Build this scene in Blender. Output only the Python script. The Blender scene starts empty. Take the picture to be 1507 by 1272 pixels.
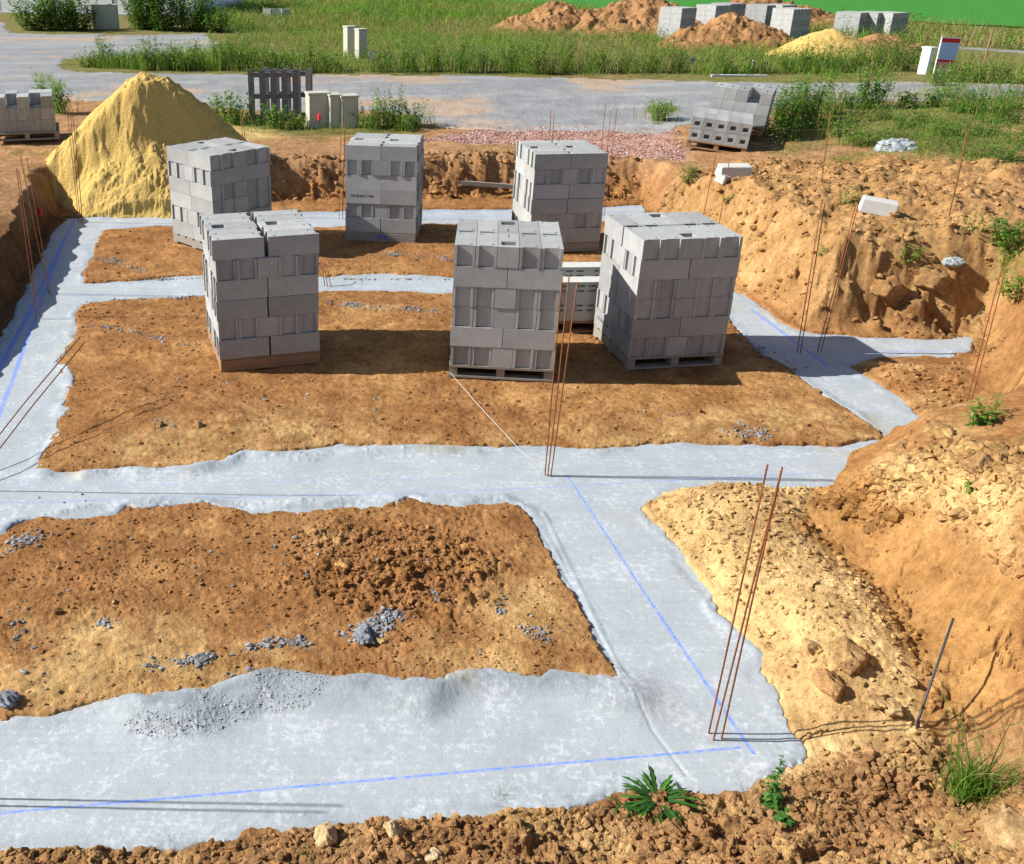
import bpy, math, random
import numpy as np
from mathutils import Vector, Matrix
rng = np.random.default_rng(7); random.seed(7)
C = bpy.data.collections.new("site"); bpy.context.scene.collection.children.link(C)

# ---------------------------------------------------------------- camera
F, PITCH, ROLL, CH, CX, CY = 1474.63, math.radians(25.60), math.radians(0.3316), 3.9085, 536.5, 618.7
IW, IH = 1507.0, 1272.0
_f = np.array([0, math.cos(PITCH), -math.sin(PITCH)]); _x = np.array([1., 0, 0]); _u = np.cross(_x, _f)
c_, s_ = math.cos(ROLL), math.sin(ROLL)
AX = c_*_x + s_*_u; AU = -s_*_x + c_*_u; AF = _f
def ray(px, py):
    return AF*F + AX*(px-CX) - AU*(py-CY)
def at(px, py, z=0.0):
    d = ray(px, py); t = (z-CH)/d[2]; return (d[0]*t, d[1]*t)
def atv(px, py, z=0.0):
    a = at(px, py, z); return Vector((a[0], a[1], z))
cam = bpy.data.cameras.new("camera"); co = bpy.data.objects.new("camera", cam); C.objects.link(co)
M = Matrix((AX, AU, -AF)).transposed().to_4x4(); M.translation = (0, 0, CH); co.matrix_world = M
cam.sensor_fit = 'HORIZONTAL'; cam.sensor_width = 36; cam.lens = 36*F/IW
cam.shift_x = (IW/2-CX)/IW; cam.shift_y = (CY-IH/2)/IW
cam.clip_start = 0.05; cam.clip_end = 3000
bpy.context.scene.camera = co

# ---------------------------------------------------------------- noise
def _h(ix, iy, s):
    n = (ix.astype(np.int64)*374761393 + iy.astype(np.int64)*668265263 + s*982451653) & 0x7fffffff
    n = ((n ^ (n >> 13))*1274126177) & 0x7fffffff
    n = ((n ^ (n >> 15))*2246822519) & 0x7fffffff
    return ((n ^ (n >> 16)) & 0xffffff)/float(0xffffff)
def vnoise(x, y, s=0):
    ix = np.floor(x); iy = np.floor(y); fx = x-ix; fy = y-iy
    fx = fx*fx*fx*(fx*(fx*6-15)+10); fy = fy*fy*fy*(fy*(fy*6-15)+10)
    a = _h(ix, iy, s); b = _h(ix+1, iy, s); c = _h(ix, iy+1, s); d = _h(ix+1, iy+1, s)
    return ((a*(1-fx)+b*fx)*(1-fy)+(c*(1-fx)+d*fx)*fy)*2-1
def fbm(x, y, f, o=4, s=0, g=.5):
    r = 0; a = 1.; t = 0
    for i in range(o):
        r = r + a*vnoise(x*f+17.3*i, y*f-9.1*i, s+i); t += a; a *= g
        x, y = x*.8-y*.6, x*.6+y*.8; f *= 2.03
    return r/t
def domes(x, y, f, s=0, dens=.8):
    # rounded lumps: tallest dome over the 3x3 cells round each point
    X = x*f; Y = y*f; X, Y = X+.38*vnoise(X*1.9, Y*1.9, s+7)+.15*vnoise(X*5, Y*5, s+9), Y+.38*vnoise(X*1.9+31, Y*1.9, s+8)+.15*vnoise(X*5+7, Y*5, s+6); ix = np.floor(X); iy = np.floor(Y); out = np.zeros_like(X)
    for dx in (-1, 0, 1):
        for dy in (-1, 0, 1):
            cx, cy = ix+dx, iy+dy
            r = .22+.5*_h(cx, cy, s+3)**2
            px = cx+_h(cx, cy, s); py = cy+_h(cx, cy, s+1)
            q = np.clip(1-((X-px)**2+(Y-py)**2)/(r*r), 0, 1)
            v = q**.75*r*(_h(cx, cy, s+2) < dens)
            out = np.maximum(out, v)
    return out/f
def sst(a, b, x):
    t = np.clip((x-a)/(b-a), 0, 1); return t*t*(3-2*t)
def sdf(poly, X, Y, m=1.5):
    # signed distance, positive inside
    P = np.array(poly); m = float(m); out = np.full(X.shape, -m)
    k = (X > P[:, 0].min()-m) & (X < P[:, 0].max()+m) & (Y > P[:, 1].min()-m) & (Y < P[:, 1].max()+m)
    x = X[k]; y = Y[k]; d = np.full(x.shape, 1e9); ins = np.zeros(x.shape, bool)
    for i in range(len(P)):
        ax, ay = P[i-1]; bx, by = P[i]; ex, ey = bx-ax, by-ay
        t = np.clip(((x-ax)*ex+(y-ay)*ey)/(ex*ex+ey*ey+1e-12), 0, 1)
        d = np.minimum(d, (x-ax-t*ex)**2+(y-ay-t*ey)**2)
        c = (ay > y) != (by > y)
        ins ^= c & (x < (bx-ax)*(y-ay)/((by-ay) if by != ay else 1e-9)+ax)
    d = np.minimum(np.sqrt(d), m); out[k] = np.where(ins, d, -d); return out
def W(pts, z=0.0):
    return [at(p[0], p[1], p[2] if len(p) > 2 else z) for p in pts]
def polyline_d(pts, X, Y, m=1.5):
    P = np.array(pts); m = float(m); out = np.full(X.shape, m)
    k = (X > P[:, 0].min()-m) & (X < P[:, 0].max()+m) & (Y > P[:, 1].min()-m) & (Y < P[:, 1].max()+m)
    x = X[k]; y = Y[k]; d = np.full(x.shape, m*m)
    for i in range(1, len(P)):
        ax, ay = P[i-1]; ex, ey = P[i]-P[i-1]
        t = np.clip(((x-ax)*ex+(y-ay)*ey)/(ex*ex+ey*ey+1e-12), 0, 1)
        d = np.minimum(d, (x-ax-t*ex)**2+(y-ay-t*ey)**2)
    out[k] = np.sqrt(d); return out

# ---------------------------------------------------------------- plan of the site (world outlines)
OUTER = W([(-700,1290),(-80,1262),(0,1252),(150,1252),(300,1238),(430,1222),(560,1203),(640,1197),(760,1190),(870,1184),(895,1170),
 (1000,1164),(1090,1170),(1105,1150),(1180,1112),(1165,1075),(1150,1040),(1140,1010),(1115,990),(1118,962),(1100,945),(1060,900),
 (1020,840),(985,800),(955,765),(942,748),(975,727),(1060,715),(1150,722),(1200,720),(1330,722),(1440,690),(1388,632),(1330,592),
 (1245,538),(1300,526),(1400,527),(1428,514),(1430,500),(1280,499),(1175,490),(1085,430),(1000,355),(950,315),(948,303),(750,309),(620,310),
 (440,313),(250,318),(100,322),(78,345),(62,380),(38,430),(20,465),(0,500),(-60,590),(-150,730),(-330,1000),(-700,1150)])
HOLE1 = W([(50,693),(66,665),(75,640),(92,600),(95,580),(84,545),(96,510),(104,500),(110,480),(106,465),(118,450),(170,443),(300,437),
 (480,430),(660,432),(880,440),(1060,450),(1090,490),(1110,515),(1165,545),(1210,580),(1240,600),(1290,635),(1298,645),(1230,657),
 (1060,655),(1000,652),(940,656),(880,664),(820,660),(700,660),(640,656),(560,660),(500,656),(450,668),(400,668),(360,666),(330,684),(280,690),(200,690),(130,696)])
HOLE2 = W([(155,340),(220,334),(300,335),(480,335),(640,330),(760,328),(880,326),(905,328),(960,372),(1020,412),(1000,420),(880,414),
 (660,410),(560,404),(480,408),(300,408),(250,408),(200,415),(125,417),(124,400),(132,385),(138,360)])
HOLE3 = W([(0,790),(20,775),(60,763),(110,765),(165,758),(185,746),(240,745),(300,742),(370,755),(480,752),(560,748),(600,733),(660,745),(740,740),
 (775,752),(792,770),(795,790),(815,830),(845,880),(870,930),(905,985),(928,1030),(910,1010),(800,1002),(720,998),(690,1000),(640,1012),(540,1008),(430,1003),
 (380,998),(345,1010),(300,1030),(200,1036),(120,1042),(80,1052),(0,1062),(-40,1050),(-60,950),(-30,850)])
PIT = W([(90,306),(250,302),(400,298),(560,297),(700,293),(850,290),(940,296),(962,316),(1010,352),(1093,425),(1145,462),(1182,484),
 (1280,494),(1432,494),(1445,510),(1430,545),(1440,600),(1432,625),(1400,640),(1300,650),(1236,662),(1203,722),(1165,765),(1228,825),(1295,895),
 (1338,1000),(1370,1070),(1380,1110),(1300,1150),(1180,1140),(1100,1182),(1000,1178),(870,1196),(760,1206),(640,1214),(560,1220),(430,1240),(300,1256),(150,1268),(0,1272),(-400,1310),
 (-900,1310),(-900,1100),(-500,1010),(-165,705),(-75,575),(-12,488),(8,455),(28,415),(50,370),(66,335)])
CP = [(100,225,.62),(250,240,.62),(400,240,.6),(560,232,.6),(700,226,.62),(850,232,.62),(930,240,.62),(420,190,.6),(700,190,.6),
 (950,215,.62),(1060,232,.62),(1000,252,.62),(980,265,.7),(1050,300,.85),(1120,340,.75),(1120,300,.9),(1160,290,1.0),(1180,390,.75),(1180,340,.95),
 (1200,262,.9),(1290,303,1.02),(1290,405,.78),(1250,360,.9),(1400,330,1.0),(1400,425,.8),(1350,370,.95),(1480,400,.95),(1500,300,1.0),
 (1300,225,.8),(1400,180,.9),(1500,150,1.05),(1200,225,.72),(1130,205,.66),(1440,560,.35),(1480,480,.85),(1500,600,.7),(1700,450,1.1),
 (1225,700,.40),(1260,668,.55),(1300,655,.56),(1350,648,.52),(1450,645,.62),(1600,650,.9),(1290,700,.62),(1380,775,.95),(1440,700,.95),(1500,870,1.05),(1700,900,1.15),
 (1500,1000,.75),(1650,1100,1.0),(1507,1190,.6),(1420,1150,.38),(1300,1165,.16),(1180,1160,.06),(1300,1230,.4),(1150,1230,.34),(1000,1230,.32),(880,1240,.32),(700,1250,.34),
 (550,1262,.3),(350,1268,.2),(100,1272,.12),(0,1280,.12),(-200,1290,.3),(60,225,.62),(20,232,.6),(-50,300,.56),(10,380,.5),(-30,450,.46),(-100,520,.42),(-100,640,.42),(-200,400,.6),(-400,600,.6),(-700,900,.6),
 (0,120,.5),(300,120,.55),(600,120,.56),(900,130,.58),(1200,130,.66),(1500,112,.8),(0,50,.5),(750,50,.45),(1500,60,.6),(750,5,.3),(200,5,.5),(1400,20,.4)]
CPW = [(*at(a, b, z), z) for a, b, z in CP]+[(0,0,2.2),(-2,1,1.6),(2,1,1.7),(-6,2,1.4),(6,3,1.6),(0,-8,2.2),(-9,-6,1.5),(9,-6,1.8),(-60,60,.5),(60,60,.6),(0,150,.4),(-80,-40,1),(80,-40,1),(120,200,.5),(-120,200,.5)]
CPW = np.array(CPW)
_D = np.hypot(CPW[:, None, 0]-CPW[None, :, 0], CPW[:, None, 1]-CPW[None, :, 1])
_n = len(CPW); _A = np.zeros((_n+1, _n+1)); _A[:_n, :_n] = _D-np.eye(_n)*.03; _A[_n, :_n] = 1; _A[:_n, _n] = 1
RW = np.linalg.solve(_A, np.append(CPW[:, 2], 0))
def level(X, Y):
    out = np.full(X.shape, RW[-1])
    for i in range(_n):
        out = out+RW[i]*np.hypot(X-CPW[i, 0], Y-CPW[i, 1])
    return np.clip(out, .02, 2.4)
# broad swells inside the excavation: px, py, z, radius x, radius y, height
SWELL = [(1100,800,0,.55,.8,.13),(1230,930,0,.45,.6,.16),(1160,1000,0,.3,.35,.06),(1290,1010,0,.35,.35,.12),(560,840,0,.7,.3,.05),(1350,560,0,.8,.5,.08),
 (300,625,0,.6,.35,.05),(1000,740,0,.4,.3,.07),(1120,760,0,.4,.3,.08),(1330,1100,0,.4,.3,.05)]
SW = [(*at(a, b, z), rx, ry, h) for a, b, z, rx, ry, h in SWELL]
WCL = W([(1270,700,.8),(1400,790,.95),(1507,880,1.0),(1640,1080,1.0),(1400,1120,.1),(1355,1050,.1),(1303,890,.05),(1234,821,.05),(1165,770,0),(1210,690,.2)])
RUB3 = W([(430,790),(560,770),(690,790),(720,850),(640,900),(520,905),(430,860)])
SANDR = W([(945,745),(1060,715),(1200,722),(1165,770),(1234,825),(1303,895),(1350,1000),(1370,1070),(1350,1130),(1180,1150),(1190,1110),(1150,1000),(1100,930),(1020,830)])
HEAP = W([(955,262,.6),(1100,240,.7),(1300,235,.8),(1507,240,1),(1507,480,.9),(1440,480,.3),(1440,492,.1),(1280,494,0),(1180,486,0),(1093,427,0),(1010,352,0),(960,316,0)])
FRONT = W([(-700,1320),(0,1262),(300,1250),(560,1214),(870,1190),(1100,1175),(1200,1130),(1300,1120),(1400,1100),(1600,1120),(1800,1500),(900,1900),(-700,1900)])
TOPB = W([(1225,680,.5),(1260,648,.65),(1400,632,.75),(1600,640,1),(1800,900,1.1),(1640,900,1.1),(1507,740,.95),(1300,680,.75)])
BACKW = W([(380,300),(380,232,.6),(640,228,.6),(940,232,.6),(960,300),(700,296)])
LIP = W([(-60,1072),(80,1062),(200,1046),(300,1042),(380,1012),(540,1020),(640,1025),(700,1012),(800,1015),(925,1030)])
LIPL = W([(60,700),(90,640),(110,590),(100,545),(110,505)])
LIPM = W([(130,700),(280,694),(360,672),(450,674),(560,666),(700,664)])
LIPT = W([(0,780),(110,752),(240,738),(370,745),(560,738),(740,735)])
def cracks(x, y, f, s=0):
    # gap between the two nearest cell centres: small along cell borders
    X = x*f; Y = y*f; X, Y = X+.45*vnoise(X*2.3, Y*2.3, s+7)+.2*vnoise(X*7, Y*7, s+9), Y+.45*vnoise(X*2.3+31, Y*2.3, s+8)+.2*vnoise(X*7+5, Y*7, s+6); ix = np.floor(X); iy = np.floor(Y)
    d1 = np.full(X.shape, 9.); d2 = np.full(X.shape, 9.)
    for dx in (-1, 0, 1):
        for dy in (-1, 0, 1):
            d = np.hypot(X-ix-dx-_h(ix+dx, iy+dy, s), Y-iy-dy-_h(ix+dx, iy+dy, s+1)); m_ = d < d1; d2 = np.where(m_, d1, np.minimum(d2, d)); d1 = np.where(m_, d, d1)
    return (d2-d1)/f
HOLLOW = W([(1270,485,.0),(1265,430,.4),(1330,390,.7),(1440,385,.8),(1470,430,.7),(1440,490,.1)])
def masks(X, Y):
    wob = .045*fbm(X, Y, 2.3, 3, 11)+.035*fbm(X, Y, 8, 3, 21)+.014*fbm(X, Y, 34, 2, 25)
    so = sdf(OUTER, X, Y); s1 = sdf(HOLE1, X, Y); s2 = sdf(HOLE2, X, Y); s3 = sdf(HOLE3, X, Y)
    dc = np.minimum(np.minimum(so, -s1), np.minimum(-s2, -s3))+wob
    return dc, so
CFOOT = W([(1215,700),(1203,722),(1165,765),(1228,825),(1295,895),(1338,1000),(1370,1070)])
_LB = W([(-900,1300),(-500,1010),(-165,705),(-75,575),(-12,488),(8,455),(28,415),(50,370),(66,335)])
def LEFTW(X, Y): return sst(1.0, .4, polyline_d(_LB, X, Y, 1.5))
def height(X, Y, full=False, fine=True):
    X = np.asarray(X, float); Y = np.asarray(Y, float)
    dc, so = masks(X, Y)
    dp = -sdf(PIT, X, Y, 3.0)
    L = level(X, Y)
    cl0 = sst(.85, .6, polyline_d(CFOOT, X, Y, 1.5)); clay = cl0*sst(-.08, .04, dp)
    w = .42+.22*cl0+.9*sst(-.6, .3, sdf(FRONT, X, Y))
    heap = sst(-.15, .3, sdf(HEAP, X, Y))
    w = w+.2*heap-.24*LEFTW(X, Y)
    dpn = dp+(.10*fbm(X, Y, 1.6, 3, 31)+.05*fbm(X, Y, 6, 2, 35))*(1-.7*clay)
    t = sst(0, 1, dpn/w)*.75+.25*np.clip(dpn/w, 0, 1)
    base = .035+.018*fbm(X, Y, 1.3, 3, 41)+.012*fbm(X, Y, 5, 3, 43)
    for sx, sy, rx, ry, hh in SW:
        base = base+hh*np.exp(-((X-sx)/rx)**2-((Y-sy)/ry)**2)
    base = .022+(base-.022)*sst(-.02, .30, -dc)
    z = base*(1-t)+L*t
    R = np.hypot(X, Y); near = sst(34, 22, R)
    front = sst(-.12, .1, sdf(FRONT, X, Y)+.08*fbm(X, Y, 3, 2, 51))
    rub = sst(-.3, .3, sdf(RUB3, X, Y)+.42*fbm(X, Y, 1.5, 3, 141))*(.55+.45*sst(-.2, .3, fbm(X, Y, 3.1, 2, 145))); sand = sst(-.05, .25, sdf(SANDR, X, Y))
    topb = sst(-.15, .15, sdf(TOPB, X, Y)); bw = sst(-.2, .15, sdf(BACKW, X, Y))
    wall = np.clip(t*4*(1-t), 0, 1)*(1-clay)
    if fine:
        n1 = fbm(X, Y, 2.1, 5, 61)
        amp = .032+.15*heap+.10*wall+.05*front+.05*topb
        z = z+n1*amp*near*np.clip(t+rub+sand*.6+.35, 0, 1)
        lumps = domes(X, Y, 4.2, 71, .6); l2 = domes(X, Y, 10, 75, .7); l3 = domes(X, Y, 24, 79, .8)
        patch = sst(-.25, .35, fbm(X, Y, 1.1, 3, 91))
        lm = (heap*.5+front*.62+topb*.6+wall*.7+bw*.8)*near
        lm = np.clip(lm, 0, 1)*(.35+.65*patch)*(1-clay)
        gr = np.clip(lm+rub*.9+sand*.35*patch, 0, 1)
        z = z+lumps*lm*.75+l2*gr*.8+l3*np.clip(gr+.18*patch, 0, 1)*.8
        z = z+.008*fbm(X, Y, 26, 3, 101)*near*(1-.75*clay)+.006*patch*fbm(X, Y, 60, 2, 103)*sst(11, 7, R)
        # weathered slump marks and cracks in the clay face
        ckd = sst(.026, .006, cracks(X, Y, 1.7, 900))*sst(-.5, -.1, fbm(X, Y, 1.3, 3, 903)) if fine else 0
        hol = sst(-.1, .15, sdf(HOLLOW, X, Y)); z = z+hol*(.16*fbm(X, Y, 3.2, 4, 911)+.5*domes(X, Y, 3.5, 913, .9)-.06)
        z = z-clay*ckd*.045+clay*.02*np.abs(fbm(X, Y, 5.5, 4, 917))+clay*sst(.1, .35, fbm(X, Y, 1.6, 3, 919))*(domes(X, Y, 16, 921, .6)*.8+domes(X, Y, 38, 923, .7)*.8)
        z = z+clay*(.028*fbm(X, Y, 9, 4, 119)+.007*fbm(X, Y, 32, 3, 129)-.05*np.maximum(0, fbm(X*2.2+Y*.6, Y*.9-X*.3, 1.6, 3, 121))+.05*fbm(X, Y, 1.5, 3, 111)-.03*sst(.035, .0, np.abs(fbm(X, Y, 1.7, 3, 113)))*sst(.0, .3, fbm(X, Y, .9, 2, 117)))
    k = sst(-.03, .03, dc)*(1-sst(.02, .12, dp))
    z = z*(1-k)+(-.09)*k
    if full:
        return z, dict(dc=dc, dp=dp, t=t, clay=clay, heap=heap, front=front, rub=rub, sand=sand, topb=topb, bw=bw, near=near, R=R, wall=wall)
    return z
def hz(x, y):
    return float(height(np.array([x]), np.array([y]))[0])
def gp(px, py, z0=.3, fine=True):
    # the point where the sight line meets the ground
    ts = np.linspace(0, 1, 400); d = ray(px, py); t0 = (2.6-CH)/d[2]; t1 = (-.1-CH)/d[2]
    T = t0+(t1-t0)*ts; P = d[None, :]*T[:, None]; hh = height(P[:, 0], P[:, 1], fine=fine)
    k = np.argmax(P[:, 2]+CH <= hh)
    return Vector((P[k, 0], P[k, 1], hh[k]))

# ---------------------------------------------------------------- mesh helpers
def link(o, parent=None):
    C.objects.link(o)
    if parent is not None: o.parent = parent
    return o
def npmesh(name, V, Fc, mat=None, parent=None, smooth=False, col=None, mi=None):
    """Fc: (n,k) index array or list of such arrays"""
    me = bpy.data.meshes.new(name); V = np.asarray(V, np.float32)
    if not isinstance(Fc, list): Fc = [Fc]
    Fc = [np.asarray(f, np.int32) for f in Fc if len(f)]
    me.vertices.add(len(V)); me.vertices.foreach_set("co", V.ravel())
    nl = sum(f.size for f in Fc); nf = sum(len(f) for f in Fc)
    me.loops.add(nl); me.loops.foreach_set("vertex_index", np.concatenate([f.ravel() for f in Fc]))
    st = []; o = 0
    for f in Fc:
        st.append(o+np.arange(len(f))*f.shape[1]); o += f.size
    me.polygons.add(nf); me.polygons.foreach_set("loop_start", np.concatenate(st).astype(np.int32))
    me.update(calc_edges=True)
    me.polygons.foreach_set("use_smooth", np.full(nf, bool(smooth)))
    if col is not None:
        a = me.color_attributes.new("Col", 'FLOAT_COLOR', 'POINT'); cc = np.ones((len(V), 4), np.float32); cc[:, :3] = col
        a.data.foreach_set("color", cc.ravel())
    if mat is not None:
        for m in (mat if isinstance(mat, (list, tuple)) else [mat]): me.materials.append(m)
        if mi is not None: me.polygons.foreach_set("material_index", np.asarray(mi, np.int32))
    me.validate(); o = bpy.data.objects.new(name, me); return link(o, parent)
def tag(o, label=None, cat=None, group=None, kind=None):
    if label: o["label"] = label
    if cat: o["category"] = cat
    if group: o["group"] = group
    if kind: o["kind"] = kind
    return o
def empty(name, loc, rz=0, **k):
    o = bpy.data.objects.new(name, None); o.empty_display_size = .1; o.location = loc; o.rotation_euler = (0, 0, rz); link(o)
    return tag(o, **k)
class MB:
    def __init__(s): s.V = []; s.Q = []; s.n = 0
    def add(s, V, Q):
        V = np.asarray(V, float); s.V.append(V); s.Q.append(np.asarray(Q)+s.n); s.n += len(V)
    def box(s, x0, y0, z0, x1, y1, z1, T=None):
        V = np.array([(x, y, z) for z in (z0, z1) for y in (y0, y1) for x in (x0, x1)], float)
        if T is not None: V = np.array([T @ Vector(v) for v in V])
        s.add(V, [(0,2,3,1),(4,5,7,6),(0,1,5,4),(2,6,7,3),(0,4,6,2),(1,3,7,5)])
    def cells(s, xs, ys, H, z0=0., T=None):
        """2.5-D block: a grid of cells, each its own height; vertical walls between unequal neighbours"""
        V = []; Q = []; nx, ny = len(xs)-1, len(ys)-1
        g = lambda i, j: H[i][j] if 0 <= i < nx and 0 <= j < ny else z0
        def q(*p):
            b = len(V); V.extend(p); Q.append((b, b+1, b+2, b+3))
        for i in range(nx):
            for j in range(ny):
                h = H[i][j]; a, b, c, d = xs[i], xs[i+1], ys[j], ys[j+1]
                if h > z0:
                    q((a,c,h),(b,c,h),(b,d,h),(a,d,h)); q((a,c,z0),(a,d,z0),(b,d,z0),(b,c,z0))
                for hn, p, r in ((g(i+1,j),(b,c),(b,d)),(g(i-1,j),(a,d),(a,c)),(g(i,j+1),(b,d),(a,d)),(g(i,j-1),(a,c),(b,c))):
                    if h > hn: q((*p,hn),(*r,hn),(*r,h),(*p,h))
        V = np.array(V, float)
        if T is not None: V = np.array([T @ Vector(v) for v in V])
        s.add(V, Q)
    def tube(s, pts, r, n=7):
        pts = [Vector(p) for p in pts]; rings = []; V = []
        rr = r if isinstance(r, (list, tuple)) else [r]*len(pts)
        for i, p in enumerate(pts):
            d = (pts[min(i+1, len(pts)-1)]-pts[max(i-1, 0)]).normalized()
            a = d.cross(Vector((.3, .2, 1)) if abs(d.z) < .9 else Vector((1, 0, 0))).normalized(); b = d.cross(a)
            for k in range(n):
                t = 2*math.pi*k/n; V.append(p+(a*math.cos(t)+b*math.sin(t))*rr[i])
        Q = [(i*n+k, i*n+(k+1) % n, (i+1)*n+(k+1) % n, (i+1)*n+k) for i in range(len(pts)-1) for k in range(n)]
        m = len(V); V += [pts[0], pts[-1]]
        Q += [(m, (k+1) % n, k, k) for k in range(0)]
        s.add(np.array(V), Q)
        e = (len(pts)-1)*n
        for k in range(0, n-1, 2):
            pass
        cap = [(m+1, e+k, e+(k+1) % n) for k in range(n)]
        s.T = getattr(s, 'T', []); s.T.append(np.array(cap)+s.n-len(V))
    def build(s, name, mat, parent=None, smooth=False, col=None):
        fs = [np.concatenate(s.Q)] if s.Q else []
        if getattr(s, 'T', None): fs.append(np.concatenate(s.T))
        return npmesh(name, np.concatenate(s.V), fs, mat, parent, smooth, col)

# ---------------------------------------------------------------- materials
def mat(name):
    m = bpy.data.materials.new(name); m.use_nodes = True; nt = m.node_tree; N = nt.nodes; b = N["Principled BSDF"]
    b.inputs["Roughness"].default_value = .9; b.inputs["Specular IOR Level"].default_value = .25
    return m, nt, N, b
def nd(nt, t, **k):
    n = nt.nodes.new(t)
    for a, v in k.items():
        if a in n.inputs: n.inputs[a].default_value = v
        else: setattr(n, a, v)
    return n
def noise(nt, vec, scale, detail=4, rough=.6):
    n = nd(nt, 'ShaderNodeTexNoise', Scale=scale, Detail=detail, Roughness=rough); nt.links.new(vec, n.inputs['Vector']); return n.outputs['Fac']
def ramp(nt, fac, stops):
    r = nt.nodes.new('ShaderNodeValToRGB'); nt.links.new(fac, r.inputs[0]); e = r.color_ramp.elements
    while len(e) < len(stops): e.new(.5)
    for i, (p, c) in enumerate(stops):
        e[i].position = p; e[i].color = (*c, 1) if isinstance(c, (tuple, list)) else (c, c, c, 1)
    return r.outputs[0]
def mixc(nt, fac, a, b, mode='MIX'):
    m = nt.nodes.new('ShaderNodeMix'); m.data_type = 'RGBA'; m.blend_type = mode
    for s, v in ((m.inputs[0], fac), (m.inputs[6], a), (m.inputs[7], b)):
        if isinstance(v, (float, int)): s.default_value = v
        elif isinstance(v, (tuple, list)): s.default_value = (*v, 1)
        else: nt.links.new(v, s)
    return m.outputs[2]
def mth(nt, op, a, b=None, c=None):
    m = nt.nodes.new('ShaderNodeMath'); m.operation = op
    for i, v in enumerate((a, b, c)):
        if v is None: continue
        if isinstance(v, (float, int)): m.inputs[i].default_value = v
        else: nt.links.new(v, m.inputs[i])
    return m.outputs[0]
def bump(nt, b, h, dist, strength=1.):
    m = nd(nt, 'ShaderNodeBump', Distance=dist, Strength=strength); nt.links.new(h, m.inputs['Height']); nt.links.new(m.outputs[0], b.inputs['Normal']); return m
def objco(nt): return nt.nodes.new('ShaderNodeTexCoord').outputs['Object']

def m_soil(name="soil", sc=1.):
    m, nt, N, b = mat(name); co_ = objco(nt)
    a = nd(nt, 'ShaderNodeVertexColor', layer_name="Col").outputs[0]
    n0 = noise(nt, co_, 3.1, 5, .65); n1 = noise(nt, co_, 17, 6, .75); n2 = noise(nt, co_, 95, 4, .75)
    c = mixc(nt, 1., a, ramp(nt, n0, [(.3, (.72, .66, .60)), (.7, (1.28, 1.3, 1.36))]), 'MULTIPLY')
    c = mixc(nt, 1., c, ramp(nt, n1, [(.28, .62), (.5, 1.), (.72, 1.34)]), 'MULTIPLY'); c = mixc(nt, 1., c, ramp(nt, n2, [(.3, .72), (.7, 1.25)]), 'MULTIPLY')
    v = nd(nt, 'ShaderNodeTexVoronoi', Scale=48., Randomness=1.); nt.links.new(co_, v.inputs['Vector'])
    sp = mth(nt, 'MULTIPLY', ramp(nt, v.outputs['Color'], [(.84, 0.), (.87, 1.)]), ramp(nt, v.outputs['Distance'], [(.22, 1.), (.34, 0.)]))
    c = mixc(nt, mth(nt, 'MULTIPLY', sp, .5), c, mixc(nt, 1., c, (1.7, 1.75, 1.9), 'MULTIPLY'))
    nt.links.new(c, b.inputs['Base Color'])
    h = mth(nt, 'ADD', mth(nt, 'MULTIPLY', n2, .35), mth(nt, 'ADD', n1, mth(nt, 'MULTIPLY', sp, .25))); bump(nt, b, h, .035, .75)
    b.inputs["Specular IOR Level"].default_value = .05
    return m
def m_flat(name, col, var=.15, scale=20, rough=.9, bd=0., spec=.25, vcol=False, rnd=0.):
    m, nt, N, b = mat(name); co_ = objco(nt); n = noise(nt, co_, scale, 5, .65)
    k = ramp(nt, n, [(.3, 1-var), (.7, 1+var)])
    base = nd(nt, 'ShaderNodeVertexColor', layer_name="Col").outputs[0] if vcol else col
    c = mixc(nt, 1., base, k, 'MULTIPLY')
    if rnd:
        oi = nt.nodes.new('ShaderNodeObjectInfo').outputs['Random']; c = mixc(nt, 1., c, ramp(nt, oi, [(0, 1-rnd), (1, 1+rnd)]), 'MULTIPLY')
    nt.links.new(c, b.inputs['Base Color']); b.inputs['Roughness'].default_value = rough; b.inputs["Specular IOR Level"].default_value = spec
    if bd: bump(nt, b, n, bd, .8)
    return m
def m_leaf(name):
    m, nt, N, b = mat(name); a = nd(nt, 'ShaderNodeVertexColor', layer_name="Col").outputs[0]
    nt.links.new(a, b.inputs['Base Color']); b.inputs['Roughness'].default_value = .55
    tr = nt.nodes.new('ShaderNodeBsdfTranslucent'); nt.links.new(mixc(nt, 1., a, (1.2, 1.5, .5), 'MULTIPLY'), tr.inputs[0])
    mx = nt.nodes.new('ShaderNodeMixShader'); mx.inputs[0].default_value = .35
    nt.links.new(b.outputs[0], mx.inputs[1]); nt.links.new(tr.outputs[0], mx.inputs[2]); nt.links.new(mx.outputs[0], N["Material Output"].inputs[0])
    return m
def m_block():
    m, nt, N, b = mat("cinder"); co_ = objco(nt); oi = nt.nodes.new('ShaderNodeObjectInfo').outputs['Random']
    n = noise(nt, co_, 160, 3, .7); n2 = noise(nt, co_, 6, 3, .6)
    c = mixc(nt, 1., (.375, .382, .375), ramp(nt, n, [(.3, .68), (.7, 1.22)]), 'MULTIPLY')
    c = mixc(nt, 1., c, ramp(nt, n2, [(.3, .9), (.7, 1.08)]), 'MULTIPLY')
    c = mixc(nt, 1., c, ramp(nt, oi, [(0, .80), (1, 1.13)]), 'MULTIPLY')
    nt.links.new(c, b.inputs['Base Color']); bump(nt, b, n, .006, .9); return m
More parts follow.
